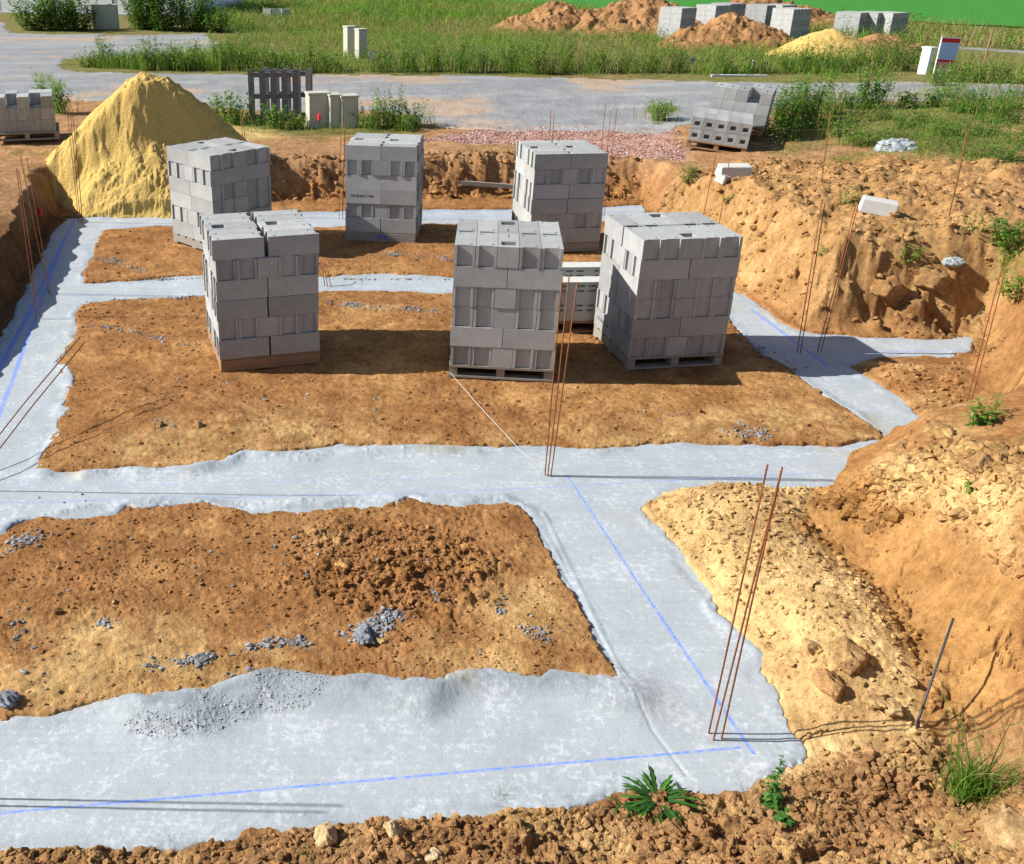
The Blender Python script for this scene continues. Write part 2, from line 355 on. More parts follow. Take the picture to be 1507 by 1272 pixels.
def m_wood(name, c1, c2):
    m, nt, N, b = mat(name); co_ = objco(nt)
    mp = nt.nodes.new('ShaderNodeMapping'); mp.inputs['Scale'].default_value = (2, 30, 30); nt.links.new(co_, mp.inputs[0])
    n = noise(nt, mp.outputs[0], 3, 6, .7); nt.links.new(ramp(nt, n, [(.3, c1), (.7, c2)]), b.inputs['Base Color']); bump(nt, b, n, .004, .6); return m
def m_rust():
    m, nt, N, b = mat("rusty_steel"); co_ = objco(nt); n = noise(nt, co_, 40, 4, .7)
    nt.links.new(ramp(nt, n, [(.3, (.10, .035, .014)), (.6, (.28, .10, .035)), (.8, (.36, .15, .06))]), b.inputs['Base Color'])
    w = nd(nt, 'ShaderNodeTexWave', Scale=28.); w.bands_direction = 'Z'; nt.links.new(co_, w.inputs[0]); bump(nt, b, w.outputs[1], .003, .7)
    b.inputs['Roughness'].default_value = .75; return m
CHALK = [((0,1197),(1090,1100),.012),((-60,742),(640,726),.006),((640,726),(1205,696),.006),((0,716),(820,702),.003),((835,700),(960,890),.012),((960,890),(1110,1110),.016),
 ((0,545),(110,322),.035),((-60,620),(50,455),.04),((-30,690),(95,350),.03),((130,335),(940,312),.012),((120,322),(940,305),.012),((1105,455),(1220,540),.03),((1220,520),(1420,516),.01),((90,433),(300,431),.008)]
def m_concrete():
    m, nt, N, b = mat("wet_concrete"); co_ = objco(nt)
    sep = nt.nodes.new('ShaderNodeSeparateXYZ'); nt.links.new(co_, sep.inputs[0]); X, Y = sep.outputs[0], sep.outputs[1]
    n1 = noise(nt, co_, 1.6, 5, .6); n2 = noise(nt, co_, 23, 9, .66); n3 = noise(nt, co_, 120, 3, .7); n5 = noise(nt, co_, 3.2, 3, .5)
    c = ramp(nt, n1, [(.3, (.325, .365, .392)), (.7, (.385, .422, .445))])
    # a pale crust of dried cement milk in broken flecks
    fl = ramp(nt, mth(nt, 'ADD', n2, mth(nt, 'MULTIPLY', n5, .45)), [(.775, 0.), (.85, 1.)])
    # ramp positions are on a 0..1 scale; n2+.45*n5 averages about .72
    c = mixc(nt, mth(nt, 'MULTIPLY', fl, .62), c, (.52, .555, .585))
    c = mixc(nt, 1., c, ramp(nt, n3, [(.3, .88), (.7, 1.1)]), 'MULTIPLY')
    a = nd(nt, 'ShaderNodeVertexColor', layer_name="Col").outputs[0]
    c = mixc(nt, 1., c, a, 'MULTIPLY')
    mp = nt.nodes.new('ShaderNodeMapping'); mp.inputs['Rotation'].default_value = (0, 0, -math.radians(7)); mp.inputs['Scale'].default_value = (.7, 16, 1); nt.links.new(co_, mp.inputs[0])
    c = mixc(nt, 1., c, ramp(nt, noise(nt, mp.outputs[0], 1.6, 5, .7), [(.3, .93), (.7, 1.06)]), 'MULTIPLY')
    v = nd(nt, 'ShaderNodeTexVoronoi', Scale=26.); nt.links.new(co_, v.inputs['Vector'])
    pit = mth(nt, 'MULTIPLY', ramp(nt, v.outputs['Distance'], [(.07, 1.), (.12, 0.)]), ramp(nt, v.outputs['Color'], [(.72, 0.), (.76, 1.)])); c = mixc(nt, mth(nt, 'MULTIPLY', pit, .7), c, (.13, .14, .15))
    for p, q, w in CHALK:
        ax, ay = at(*p); bx, by = at(*q); L = math.hypot(bx-ax, by-ay); ux, uy = (bx-ax)/L, (by-ay)/L
        s = mth(nt, 'ADD', mth(nt, 'MULTIPLY', X, ux), mth(nt, 'MULTIPLY_ADD', Y, uy, -(ax*ux+ay*uy)))
        d = mth(nt, 'ABSOLUTE', mth(nt, 'ADD', mth(nt, 'MULTIPLY', X, -uy), mth(nt, 'MULTIPLY_ADD', Y, ux, ax*uy-ay*ux)))
        k = mth(nt, 'MULTIPLY', mth(nt, 'LESS_THAN', mth(nt, 'ABSOLUTE', mth(nt, 'SUBTRACT', s, L/2)), L/2), mth(nt, 'SUBTRACT', 1., mth(nt, 'MINIMUM', mth(nt, 'DIVIDE', d, w), 1.)))
        k = mth(nt, 'MULTIPLY', mth(nt, 'MINIMUM', mth(nt, 'MULTIPLY', k, 1.6), 1.), ramp(nt, n2, [(.38, .12), (.58, 1.)]))
        c = mixc(nt, k, c, (.13, .24, .75))
    nt.links.new(c, b.inputs['Base Color']); b.inputs['Roughness'].default_value = .6; b.inputs["Specular IOR Level"].default_value = .35
    n4 = noise(nt, co_, 30, 5, .7); bump(nt, b, mth(nt, 'ADD', mth(nt, 'MULTIPLY', n3, .4), n4), .004, .7); return m
SOIL = m_soil(); CONC = m_concrete(); BLOCK = m_block(); RUST = m_rust(); LEAF = m_leaf("leaf")
PALE = m_wood("weathered_pallet_wood", (.17, .155, .13), (.36, .33, .28)); WARM = m_wood("warm_pallet_wood", (.20, .11, .06), (.38, .24, .13)); GREYW = m_wood("silver_grey_wood", (.10, .095, .10), (.24, .225, .22))
STONE = m_soil("clod")
SANDM = m_flat("heap_sand", (.55, .38, .12), .24, 40, bd=.03, spec=.1)
ROADM = m_flat("road_gravel", None, .16, 30, bd=.01, spec=.15, vcol=True)
CREAM = m_flat("cream_plastic", (.47, .465, .38), .05, 4, rough=.5); WHITE = m_flat("white_paint", (.8, .82, .85), .04, 2, rough=.5)
INK = m_flat("black_ink", (.03, .03, .035), .2, 60); BLUEINK = m_flat("blue_ink", (.02, .10, .55), .2, 60); RED = m_flat("red_print", (.62, .03, .03), .1, 20)
STR = m_flat("string", (.62, .62, .58), .1, 20); FIELD = m_flat("field_green", (.035, .19, .016), .3, 5); PALEST = m_flat("pale_slab", (.50, .50, .47), .08, 12, bd=.004)
SIGNB = m_flat("sign_blue_white", (.42, .52, .80), .06, 6, rough=.4); DARKM = m_flat("dark_metal", (.05, .05, .06), .2, 30, rough=.5)
PLAST = m_flat("film", (.33, .37, .38), .1, 8, rough=.25, spec=.5); CONCL = m_flat("grit", (.30, .335, .36), .25, 60, bd=.004)
ORANGE = m_flat("marker_red", (.9, .05, .05), .05, 5)

# ---------------------------------------------------------------- polar working grid
ang = np.concatenate([np.linspace(-30, 46, 1000), np.linspace(46, 330, 64)[1:-1]])*math.pi/180
rad = np.concatenate([np.linspace(.05, 2.9, 10)[:-1], 2.9*np.exp(np.arange(0, math.log(7/2.9), .0023)), 7*np.exp(np.arange(0, math.log(22/7), .0024)),
                      22*np.exp(np.arange(0, math.log(90/22), .008)), 90*np.exp(np.linspace(0, math.log(900/90), 24))])
NA, NR = len(ang), len(rad)
GX = (rad[:, None]*np.sin(ang)[None, :]); GY = (rad[:, None]*np.cos(ang)[None, :])
GZ, MK = height(GX.ravel(), GY.ravel(), full=True); GZ = GZ.reshape(GX.shape)
def mixv(a, b, k): return a*(1-k[..., None])+np.asarray(b)*k[..., None]
def soil_colour(x, y, z, MK):
    f1 = fbm(x, y, .9, 4, 201); f2 = fbm(x, y, 3.5, 4, 205); f3 = fbm(x, y, 14, 3, 209); R = MK['R']
    brown = np.array((.305, .150, .056)); orange = np.array((.41, .225, .085)); sand = np.array((.56, .385, .17)); clay = np.array((.345, .185, .065)); ochre = np.array((.41, .26, .11))
    c = np.tile(brown, (len(x), 1))
    c = mixv(c, orange, sst(-.1, .6, f1+.5*f2+.3*f3))
    # pale sandy skin in strips beside the concrete
    pale = PALEP(x, y)
    c = mixv(c, (.49, .32, .135), np.clip(pale*(.45+.8*f2+.5*f3+.4*f1), 0, 1))
    c = mixv(c, ochre, MK['heap']*.55); c = mixv(c, (.45, .28, .115), MK['heap']*sst(.0, .45, f1+.4*f3)*.7)
    c = mixv(c, (.25, .135, .055), sst(-.1, .1, sdf(HOLLOW, x, y)+.1*f2)*.85); c = mixv(c, brown, MK['bw']*.8); c = mixv(c, orange, MK['bw']*sst(0, .5, f2)*.7)  # heap hollow coloured darker, painting in the shade of its recesses
    sd_ = sst(-.32, -.08, sdf(SANDR, x, y)+.1*f2); c = mixv(c, sand, sd_*np.clip(.9+.5*f2, 0, 1)); c = mixv(c, orange*1.05, sd_*sst(.2, .6, f2)*.45)
    c = mixv(c, (.38, .23, .09), MK['topb']); c = mixv(c, orange, MK['topb']*sst(0, .4, f1+.5*f2)*.7)
    tb = sst(-.1, .2, sdf(SANDTOP, x, y)+.1*f2); c = mixv(c, sand*1.05, tb)
    cf = sst(-.06, .06, sdf(CLAYC, x, y)+.06*f2); ck = cf*sst(.020, .008, cracks(x, y, 1.7, 900))*sst(-.5, -.1, fbm(x, y, 1.3, 3, 903)); c = mixv(c, clay*1.05, np.maximum(cf, MK['clay']*.0)); c = mixv(c, orange*.95, cf*sst(.1, .5, f2)*.4); c = mixv(c, (.12, .055, .02), ck*.8)
    c = mixv(c, (.30, .165, .072), MK['front']); c = mixv(c, ochre, MK['front']*sst(-.1, .5, f2+.3*f3)*.8)
    ft = sst(.0, .3, sdf(FSAND, x, y)+.15*f2); c = mixv(c, (.50, .33, .145), ft*.9)
    # left bank darkened: its shade is put into the soil colour
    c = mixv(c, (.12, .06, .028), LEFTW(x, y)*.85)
    # upper ground behind the excavation
    up = MK['t']*(1-MK['heap'])*sst(13.6, 14.6, R)
    c = mixv(c, (.37, .215, .105), up*.8)
    gr = sst(-.1, .35, GREENS(x, y)+.35*f2+.2*f1); gr = gr*(1-.6*sst(12., 11., np.abs(x-7)+9)*sst(-.1, .3, f1)); c = mixv(c, (.085, .13, .03), gr*.7)
    pk = sst(-.15, .2, sdf(PINK, x, y, 3)+.35*f2); c = mixv(c, (.44, .27, .22), pk*np.clip(.9+.6*f3, 0, 1))
    sk = sst(-.25, .25, sdf(SANDSKIRT, x, y, 2)+.2*f2); c = mixv(c, (.50, .37, .15), sk*.9)
    md = sst(25, 27, R); c = mixv(c, (.11, .15, .04), md*.75); c = mixv(c, (.25, .17, .08), md*sst(.2, .5, fbm(x, y, .35, 3, 221))*.5)
    return np.clip(c, .005, .9)
def G(pts): return [tuple(gp(a, b, fine=False)[:2]) for a, b in pts]
CLAYC = G([(1212,682),(1240,672),(1270,700),(1300,722),(1355,753),(1400,789),(1450,830),(1506,860),(1506,1090),(1420,1110),(1370,1080),(1352,1040),(1351,1002),(1303,890),(1234,821),(1165,775),(1195,725)])
SANDTOP = G([(1270,695),(1290,672),(1420,690),(1506,720),(1506,860),(1450,830),(1400,789),(1355,753),(1300,722)])
FSAND = G([(1120,1160),(1190,1115),(1350,1085),(1380,1110),(1250,1150),(1190,1165)])
PINK = G([(610,208),(720,188),(900,184),(1000,193),(1008,236),(930,238),(760,214)])
SANDSKIRT = G([(80,290),(100,240),(350,185),(420,200),(330,215),(260,240),(250,300)])
_PALE = [G(p) for p in ([(60,690),(200,640),(300,590),(420,600),(600,630),(800,650),(700,658),(450,665),(280,688)], [(5,1045),(60,930),(200,900),(420,930),(600,950),(800,960),(900,985),(900,1010),(640,1010),(380,995),(200,1035)],
 [(440,770),(500,775),(510,800),(450,805)],[(780,650),(1290,640),(1200,600),(1050,610),(900,625)],[(1250,540),(1420,540),(1430,640),(1400,640),(1320,590)],[(820,960),(700,900),(800,850),(900,985)])]
def PALEP(x, y):
    o = np.zeros(len(x))
    for p in _PALE: o = np.maximum(o, sst(-.3, .25, sdf(p, x, y, 1)))
    return o
_GRN = [G(p) for p in ([(290,168),(640,168),(640,198),(560,203),(380,203),(300,188)], [(1120,150),(1506,120),(1506,215),(1400,200),(1250,215),(1130,235)],
 [(940,155),(1010,160),(1010,185),(950,185)], [(40,100),(100,120),(90,165),(70,165)], [(1200,205),(1506,160),(1506,245),(1380,235)], [(1440,350),(1506,330),(1506,400)])]
def GREENS(x, y):
    o = np.full(len(x), -.6)
    for p in _GRN: o = np.maximum(o, np.clip(sdf(p, x, y, 1), -.6, .4))
    return o
gxf, gyf, gzf = GX.ravel(), GY.ravel(), GZ.ravel()
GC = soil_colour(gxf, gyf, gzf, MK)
idx = np.arange(NA*NR).reshape(NR, NA)
def quads(mask=None):
    a = idx[:-1]; b = idx[1:]; ar = np.roll(a, -1, 1); br = np.roll(b, -1, 1)
    q = np.stack([a, ar, br, b], -1)[:, :, ::-1]
    if mask is not None:
        mk = mask.reshape(NR, NA); k = mk[:-1] & mk[1:] & np.roll(mk, -1, 1)[:-1] & np.roll(mk, -1, 1)[1:]; q = q[k]
    return q.reshape(-1, 4)
def sub(name, Z, mask, m, col, **k):
    q = quads(mask); u, inv = np.unique(q, return_inverse=True)
    return npmesh(name, np.stack([gxf[u], gyf[u], Z[u]], 1), inv.reshape(-1, 4), m, None, True, col[u], **k)
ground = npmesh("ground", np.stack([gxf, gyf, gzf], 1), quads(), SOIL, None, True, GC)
tag(ground, "bare orange brown earth of the dug site and its banks", "ground", kind="structure")
# concrete footing
dc, dp = MK['dc'], MK['dp']; x, y = gxf, gyf
kk = (MK['R'] < 22) & (dc > -.45) & (dp < .5)
zc = np.full(len(x), -.3); X_, Y_ = x[kk], y[kk]; d_ = dc[kk]
zz = .004*fbm(X_, Y_, 1.2, 3, 301)+.0014*fbm(X_, Y_, 14, 2, 303)
dl = polyline_d(LIP, X_, Y_, 1); big = np.exp(-(np.maximum(dl-.03, 0)/.17)**2)*sst(-.6, .2, fbm(X_, Y_, 1.2, 2, 305))
zz += big*(.05+.02*fbm(X_, Y_, 3, 3, 307))
rough = sst(.05, .6, big)*sst(-.1, .35, fbm(X_, Y_, 2.0, 3, 309))*(.25+.75*sst(-.2, -.9, X_)); zz += rough*(domes(X_, Y_, 30, 311, .6)*.4+domes(X_, Y_, 62, 315, .7)*.6)
for P_, a_, s_1 in ((LIPL, .03, .11), (LIPM, .035, .09), (LIPT, .03, .08)):
    dl = polyline_d(P_, X_, Y_, 1); e = np.exp(-(dl/s_1)**2); zz += e*a_*(.8+.9*fbm(X_, Y_, 3, 3, 321))
    zz += e*domes(X_, Y_, 30, 325, .35)*.4
edge = np.exp(-((d_-.03)/.05)**2); zz += edge*.018*(.3+fbm(X_, Y_, 3, 3, 331))
# trowel drag lines along the wall lines
u_ = X_*math.cos(math.radians(97))+Y_*math.sin(math.radians(97)); zz += .004*sst(.03, 0, np.abs(polyline_d(W([(800,755),(935,1035)]), X_, Y_, 1)-.0))-.004*sst(.02, 0, np.abs(polyline_d(W([(800,790),(960,1075),(1010,1140)]), X_, Y_, 1)))
lapl = sst(-.1, .3, fbm(X_, Y_, 2.4, 2, 335)); zz = zz-sst(-.0-.09*lapl, -.12-.13*lapl, d_)*.3
zc[kk] = zz
cc = np.ones((len(x), 3)); bigf = np.zeros(len(x)); bigf[kk] = big; cc *= (1-.14*bigf)[:, None]; rf_ = np.zeros(len(x)); rf_[kk] = rough; cc *= (1-.22*rf_)[:, None]; sl = sst(.35, .9, fbm(x, y, 1.3, 3, 341)+.5); tint = 1-.10*np.exp(-((dc-.02)/.07)**2)[:, None]*np.array([1, .9, .8]); cc = cc*tint
stain = sst(.35, .6, fbm(x, y, 1.7, 4, 345))*sst(.35, 0, dc); cc = mixv(cc, (1.0, .82, .6), stain*.6)
foot = sub("concrete_footing", zc, kk, CONC, cc)
tag(foot, "pale grey freshly poured concrete strip footing with blue chalk lines", "footing", kind="structure")
gi = np.where(kk)[0][(rough > .25) & (d_ > -.04)]; wgt = rad[np.minimum(gi//NA, NR-1)]**2; gi = rng.choice(gi, 1500, p=wgt/wgt.sum()); GRIT = (gi, rng.random(len(gi)))
# gravel road
RD = W([(-600,60,.5),(0,72,.5),(100,60,.5),(160,52,.5),(300,48,.5),(330,62,.5),(310,80,.5),(100,88,.5),(85,97,.5),(120,106,.5),(380,110,.55),(700,112,.55),(1000,118,.6),(1300,122,.7),(1520,128,.8),(1900,150,.8),
 (1900,190,.8),(1500,148,.9),(1380,155,.85),(1200,155,.7),(1040,170,.62),(980,200,.62),(900,195,.6),(760,195,.6),(650,190,.6),(600,165,.6),(300,160,.6),(100,145,.6),(0,150,.6),(-600,200,.6)])
RD2 = W([(-600,20,.5),(0,30,.5),(20,50,.5),(150,50,.5),(80,75,.5),(-600,90,.5)])
RD3 = W([(1330,70,.6),(1420,75,.6),(1900,120,.6),(1900,90,.6),(1500,78,.6),(1400,68,.6)])
rk = np.zeros(len(x), bool); far = MK['R'] > 11; s = np.full(len(x), -3.)
for p in (RD, RD2, RD3): s[far] = np.maximum(s[far], sdf(p, x[far], y[far], 3))
s = s+.35*fbm(x, y, .9, 3, 401); rk = s > -.25
zr = gzf+np.where(s > .05, .012, -.02)
f1 = fbm(x, y, .5, 4, 405); f2 = fbm(x, y, 2.5, 3, 409); st_ = fbm(x*.25+y*.05, y*1.6-x*.3, 1., 3, 413)
rc = np.tile(np.array((.225, .23, .235)), (len(x), 1)); rc = mixv(rc, (.285, .285, .28), sst(-.2, .6, st_)); rc = mixv(rc, (.38, .27, .18), sst(.15, .5, f1)*.8); rc *= (1+.15*f2)[:, None]
road = sub("gravel_road", zr, rk, ROADM, rc); tag(road, "grey compacted gravel road curving behind the dug site", "road", kind="structure")
# bright green crop field far off
FLD = W([(640,-8,.35),(760,6,.35),(870,14,.35),(1000,24,.35),(1200,30,.35),(1350,38,.35),(1520,50,.35),(2200,80,.35),(2600,-60,.3),(1200,-78,.3),(400,-78,.3),(-1200,-78,.3),(-1500,-40,.3),(0,-30,.35)])
fs = sdf(FLD, x, y, 40); fk = fs+fbm(x, y, .2, 2, 421) > 0
field = sub("crop_field", gzf+.05+.02*fbm(x, y, .6, 2, 431), fk, FIELD, cc); tag(field, "flat bright green crop field beyond the earth mounds", "field", kind="structure")

# ---------------------------------------------------------------- loose lumps
def ico(sub_):
    import bmesh
    bm = bmesh.new(); bmesh.ops.create_icosphere(bm, subdivisions=sub_, radius=1.); V = np.array([v.co[:] for v in bm.verts]); Fa = np.array([[v.index for v in f.verts] for f in bm.faces]); bm.free(); return V, Fa
I1, I2, I3 = ico(1), ico(2), ico(4)
def lumps(P, S, cols, tmpl=I1, jit=.28, flat=.7):
    V0, F0 = tmpl; n = len(P); k = len(V0)
    V = np.repeat(V0[None], n, 0)*(1+jit*rng.normal(size=(n, k, 1)).clip(-1.6, 1.6))
    V *= rng.uniform(.65, 1.25, (n, 1, 3)); q = rng.normal(size=(n, 4)); q /= np.linalg.norm(q, axis=1, keepdims=True)
    w, a, b, c = q.T
    Rm = np.stack([1-2*(b*b+c*c), 2*(a*b-c*w), 2*(a*c+b*w), 2*(a*b+c*w), 1-2*(a*a+c*c), 2*(b*c-a*w), 2*(a*c-b*w), 2*(b*c+a*w), 1-2*(a*a+b*b)], 1).reshape(n, 3, 3)
    V = np.einsum('nij,nkj->nki', Rm, V); V[:, :, 2] *= flat
    V = V*np.asarray(S)[:, None, None]+P[:, None, :]
    Fa = (F0[None]+(np.arange(n)*k)[:, None, None]).reshape(-1, 3)
    return V.reshape(-1, 3), Fa, np.repeat(cols, k, 0)
def sample_poly(poly, n, clump=0., seed=0):
    P = np.array(poly); out = []; lo, hi = P.min(0), P.max(0)
    while sum(len(o) for o in out) < n:
        q = rng.uniform(lo, hi, (n*4, 2)); k = sdf(poly, q[:, 0], q[:, 1], .5) > 0
        if clump: k &= (fbm(q[:, 0], q[:, 1], 1.6, 3, 500+seed)+rng.uniform(-.4, .4, len(q))) > clump-.4
        out.append(q[k])
    return np.concatenate(out)[:n]
def lump_field(name, specs, label, cat, m=STONE):
    VV = []; FF = []; CC = []; n = 0
    for poly, cnt, s0, s1, cols, clump, tmpl in specs:
        q = sample_poly(poly, cnt, clump, len(VV)); S = s0*(s1/s0)**(rng.random(len(q))**2.4)
        z, mk = height(q[:, 0], q[:, 1], full=True); ok = (z > -.01) & ((mk['dc'] < -.03) | (rng.random(len(q)) < .02)); q, z, S = q[ok], z[ok], S[ok]
        mk = {a_: b_[ok] for a_, b_ in mk.items()}; cb = soil_colour(q[:, 0], q[:, 1], z, mk)*rng.uniform(.8, 1.25, (len(q), 1))
        V, Fa, Cc = lumps(np.stack([q[:, 0], q[:, 1], z+S*.25], 1), S, cb, tmpl); VV.append(V); FF.append(Fa+n); CC.append(Cc); n += len(V)
    o = npmesh(name, np.concatenate(VV), np.concatenate(FF), m, None, False, np.concatenate(CC)); tag(o, label, cat, kind="stuff"); return o
br, oc, sa, cl = (.28, .145, .062), (.38, .23, .095), (.50, .35, .165), (.44, .28, .12)
lump_field("soil_clods", [
 (FRONT[1:9]+W([(1750,1350,.4),(900,1420,.5),(-100,1420,.4)]), 19000, .004, .03, [br, br, oc, cl], .15, I1), (RUB3, 1500, .004, .034, [br, oc], 0, I1),
 (SANDR, 2600, .004, .028, [sa, sa, cl, oc], .1, I1), (HEAP, 3000, .008, .055, [oc, cl, br, sa], .1, I1), (TOPB, 3600, .006, .06, [oc, sa, br], .1, I1), (SANDTOP, 700, .005, .035, [sa, oc], .1, I1),
 (BACKW, 1500, .01, .06, [br, oc], 0, I1), (HOLE1, 4200, .004, .02, [br, oc, cl], .2, I1), (HOLE3, 5200, .0025, .016, [br, oc, cl], .2, I1), (HOLE2, 700, .006, .025, [br, oc], .1, I1),
 (CLAYC, 200, .005, .02, [cl, oc], .2, I1), (W([(1250,545),(1410,545),(1430,640),(1400,640),(1320,590)]), 400, .006, .035, [oc, sa], 0, I1)],
 "loose brown and ochre soil clods strewn over banks and bare floors", "soil clods")
def crumb_pts(lines):
    out = []
    for pts, n, w in lines:
        P = np.array(W(pts)); L = np.r_[0, np.cumsum(np.hypot(*np.diff(P, axis=0).T))]; t = rng.random(n)*L[-1]
        t = (t+.12*np.sin(t*9)) ; out.append(np.stack([np.interp(t, L, P[:, 0]), np.interp(t, L, P[:, 1])], 1)+rng.normal(0, w, (n, 2)))
    return np.concatenate(out)
q = crumb_pts([([(135,383),(165,385),(180,392),(210,403)],150,.05),([(125,482),(190,492),(225,502),(262,512),(290,512)],170,.04),([(480,448),(530,455),(600,460),(650,464)],330,.05),
 ([(545,378),(600,378),(660,385)],160,.05),([(520,945),(545,925),(585,910)],260,.035),([(525,935),(560,930)],160,.04),([(212,990),(250,985),(300,978),(340,965)],170,.03),([(360,965),(410,950),(460,955)],150,.03),([(0,830),(30,800),(60,805)],160,.05),
 ([(270,985),(300,975)],60,.02),([(740,880),(735,905)],40,.02),([(770,930),(800,945)],50,.03),([(1060,640),(1120,645)],130,.05),([(920,600),(1100,640)],30,.1),([(330,1025),(345,1000),(460,1000)],50,.03),([(20,880),(40,960),(60,1010)],50,.05),([(200,620),(260,640)],30,.06),
 ([(840,1022),(925,1028)],90,.03),([(140,930),(160,920)],40,.03),([(640,875),(650,890)],50,.02),([(150,560),(560,600)],40,.2),([(60,720),(200,860),(560,820),(860,960)],120,.25),([(1080,500),(1160,540)],140,.07),([(130,445),(300,440)],160,.03),([(480,411),(660,412)],160,.03),([(200,412),(300,410)],110,.03)])
S = .0045*(4.2**(rng.random(len(q))**1.6)); z = np.maximum(height(q[:, 0], q[:, 1]), 0.0); cb = np.array([(.29, .305, .315)])*rng.uniform(.7, 1.25, (len(q), 1))
V, Fa, Cc = lumps(np.stack([q[:, 0], q[:, 1], z+S*.3], 1), S, cb, I1)
tag(npmesh("mortar_crumbs", V, Fa, STONE, None, False, Cc), "trails of grey concrete crumbs spilled on the bare soil", "concrete crumbs", kind="stuff")
q = sample_poly(PINK, 7000, .12, 3); S = .009*(3**(rng.random(len(q))**2)); z = height(q[:, 0], q[:, 1]); cb = np.array([(.46, .25, .21), (.50, .33, .28), (.38, .21, .17), (.44, .36, .31)])[rng.integers(0, 4, len(q))]*rng.uniform(.7, 1.2, (len(q), 1))
V, Fa, Cc = lumps(np.stack([q[:, 0], q[:, 1], z+S*.2], 1), S, cb, I1); tag(npmesh("pink_gravel", V, Fa, STONE, None, False, Cc), "patch of crushed pink brick gravel at the road edge", "gravel", kind="stuff")
gi, gr_ = GRIT; S = .0028*(3.2**(gr_**3)); V, Fa, Cc = lumps(np.stack([gxf[gi]+rng.normal(0, .006, len(gi)), gyf[gi]+rng.normal(0, .006, len(gi)), zc[gi]+S*.0], 1), S, np.full((len(gi), 3), .3), I1)
tag(npmesh("concrete_grit", V, Fa, CONCL), "rough gritty aggregate along the raised lip of the near footing", "aggregate", kind="stuff")
# boulders and the wet concrete blobs
def boulder(name, px, py, s, col, label, cat, flat=.7, z=None, seed=0, fr=2.6):
    p = gp(px, py); V0, F0 = I3; r = np.random.default_rng(seed+int(px)); o = r.uniform(-50, 50, 3)
    n = fbm(V0[:, 0]+o[0]+V0[:, 2]*.7, V0[:, 1]+o[1]-V0[:, 2]*.6, fr, 5, seed)
    # flatten along a few random planes for a broken look
    V = V0.copy()
    for i in range(9):
        nn = r.normal(size=3); nn /= np.linalg.norm(nn); d = V@nn; c = r.uniform(.5, .85); V = V-np.maximum(d-c, 0)[:, None]*nn*.97
    V = V*(1+.42*n)[:, None]*r.uniform(.8, 1.2, 3)*[1, 1, flat]*s; g = np.array(col)*(1+.25*fbm(V0[:, 0]*3, V0[:, 1]*3+V0[:, 2]*2, 2, 3, seed))[:, None]
    ob = npmesh(name, V, F0, STONE, None, True, g); ob.location = (p.x, p.y, p.z+s*flat*.35); tag(ob, label, cat); return ob
for a in [("boulder",1245,972,.13,(.42,.26,.115),"largest ochre clod on the sandy rubble, tucked under the clay face","clod",.7),
 ("boulder",1218,1012,.085,(.40,.23,.10),"reddish clod just below the largest clod on the sandy rubble","clod",.7),
 ("boulder",1285,1035,.07,(.46,.30,.14),"pale flat lump left of the iron stake's foot","clod",.6),
 ("boulder",1315,1048,.075,(.50,.34,.17),"cracked pale clod touching the foot of the dark iron stake","clod",.6),
 ("boulder",1195,955,.06,(.46,.31,.14),"small round clod on sandy rubble left of the largest clod","clod",.7),
 ("stone",480,1234,.058,(.58,.43,.23),"pale pointed stone at bottom edge, left one of two on the dark soil","stone",.95),
 ("stone",577,1226,.05,(.60,.45,.25),"pale oval stone at bottom edge, right of the pointed stone","stone",.75),
 ("boulder",1480,1232,.15,(.46,.31,.15),"big smooth clay lump in the bottom right corner","clod",.6),
 ("boulder",640,1196,.022,(.32,.18,.07),"lone round clod on the front footing's near edge beside dry grass","clod",.9),
 ("stone",636,1262,.04,(.60,.46,.28),"whitish stone half buried at the bottom edge under the oval stone","stone",.8),
 ("stone",84,902,.028,(.20,.10,.04),"dark brown stone alone on the left of the near soil bed","stone",.9),
 ("stone",168,886,.02,(.42,.26,.10),"small tan stone right of the dark brown stone on near soil bed","stone",.7),
 ("boulder",505,835,.055,(.40,.24,.085),"broken yellow clod in the rubble of the near soil bed","clod",.8),
 ("boulder",560,945,.03,(.50,.38,.16),"yellow stone beside the grey concrete splash on near soil bed","stone",.7),
 ("boulder",592,940,.045,(.27,.13,.05),"flat brown clod right of the yellow stone and grey splash","clod",.5),
 ("stone",292,627,.035,(.42,.28,.12),"upright clod casting a shadow on pale sand of the middle soil bed","clod",1.1),
 ("stone",236,627,.03,(.30,.17,.07),"dark clod left of the upright clod on the middle soil bed","clod",.9),
 ("boulder",1380,640,.12,(.40,.25,.10),"broad clod on top of the right bank where the far footing ends","clod",.6),
 ("boulder",1325,662,.08,(.44,.28,.12),"rounded clod on the tip of the right bank","clod",.7),
 ("boulder",1440,690,.10,(.40,.24,.11),"large clod on the right bank, shading the soil to its right","clod",.7),
 ("boulder",1300,440,.22,(.30,.17,.07),"dark undercut clod low in the steep face of the far right heap","clod",.8),
 ("boulder",1370,425,.2,(.32,.19,.08),"dark clod right of the undercut clod in the far right heap","clod",.8),
 ("boulder",1340,1005,.04,(.46,.3,.14),"small clod at the foot of the clay face above the iron stake","clod",.7),
 ("boulder",1030,607,.035,(.36,.2,.08),"small clod on the middle soil bed near the right front stack","clod",.8),
 ("boulder",1075,1225,.06,(.38,.22,.09),"round clod right of the spiky rosette plant","clod",.9),
 ("boulder",990,1222,.055,(.36,.21,.09),"clod in front of the spiky rosette plant","clod",.9),
 ("boulder",1135,700,.0,(.3,.2,.1),"",""," ")]:
    if a[3] == 0: continue
    boulder(*a[:7], flat=a[7], seed=len(a[5]))
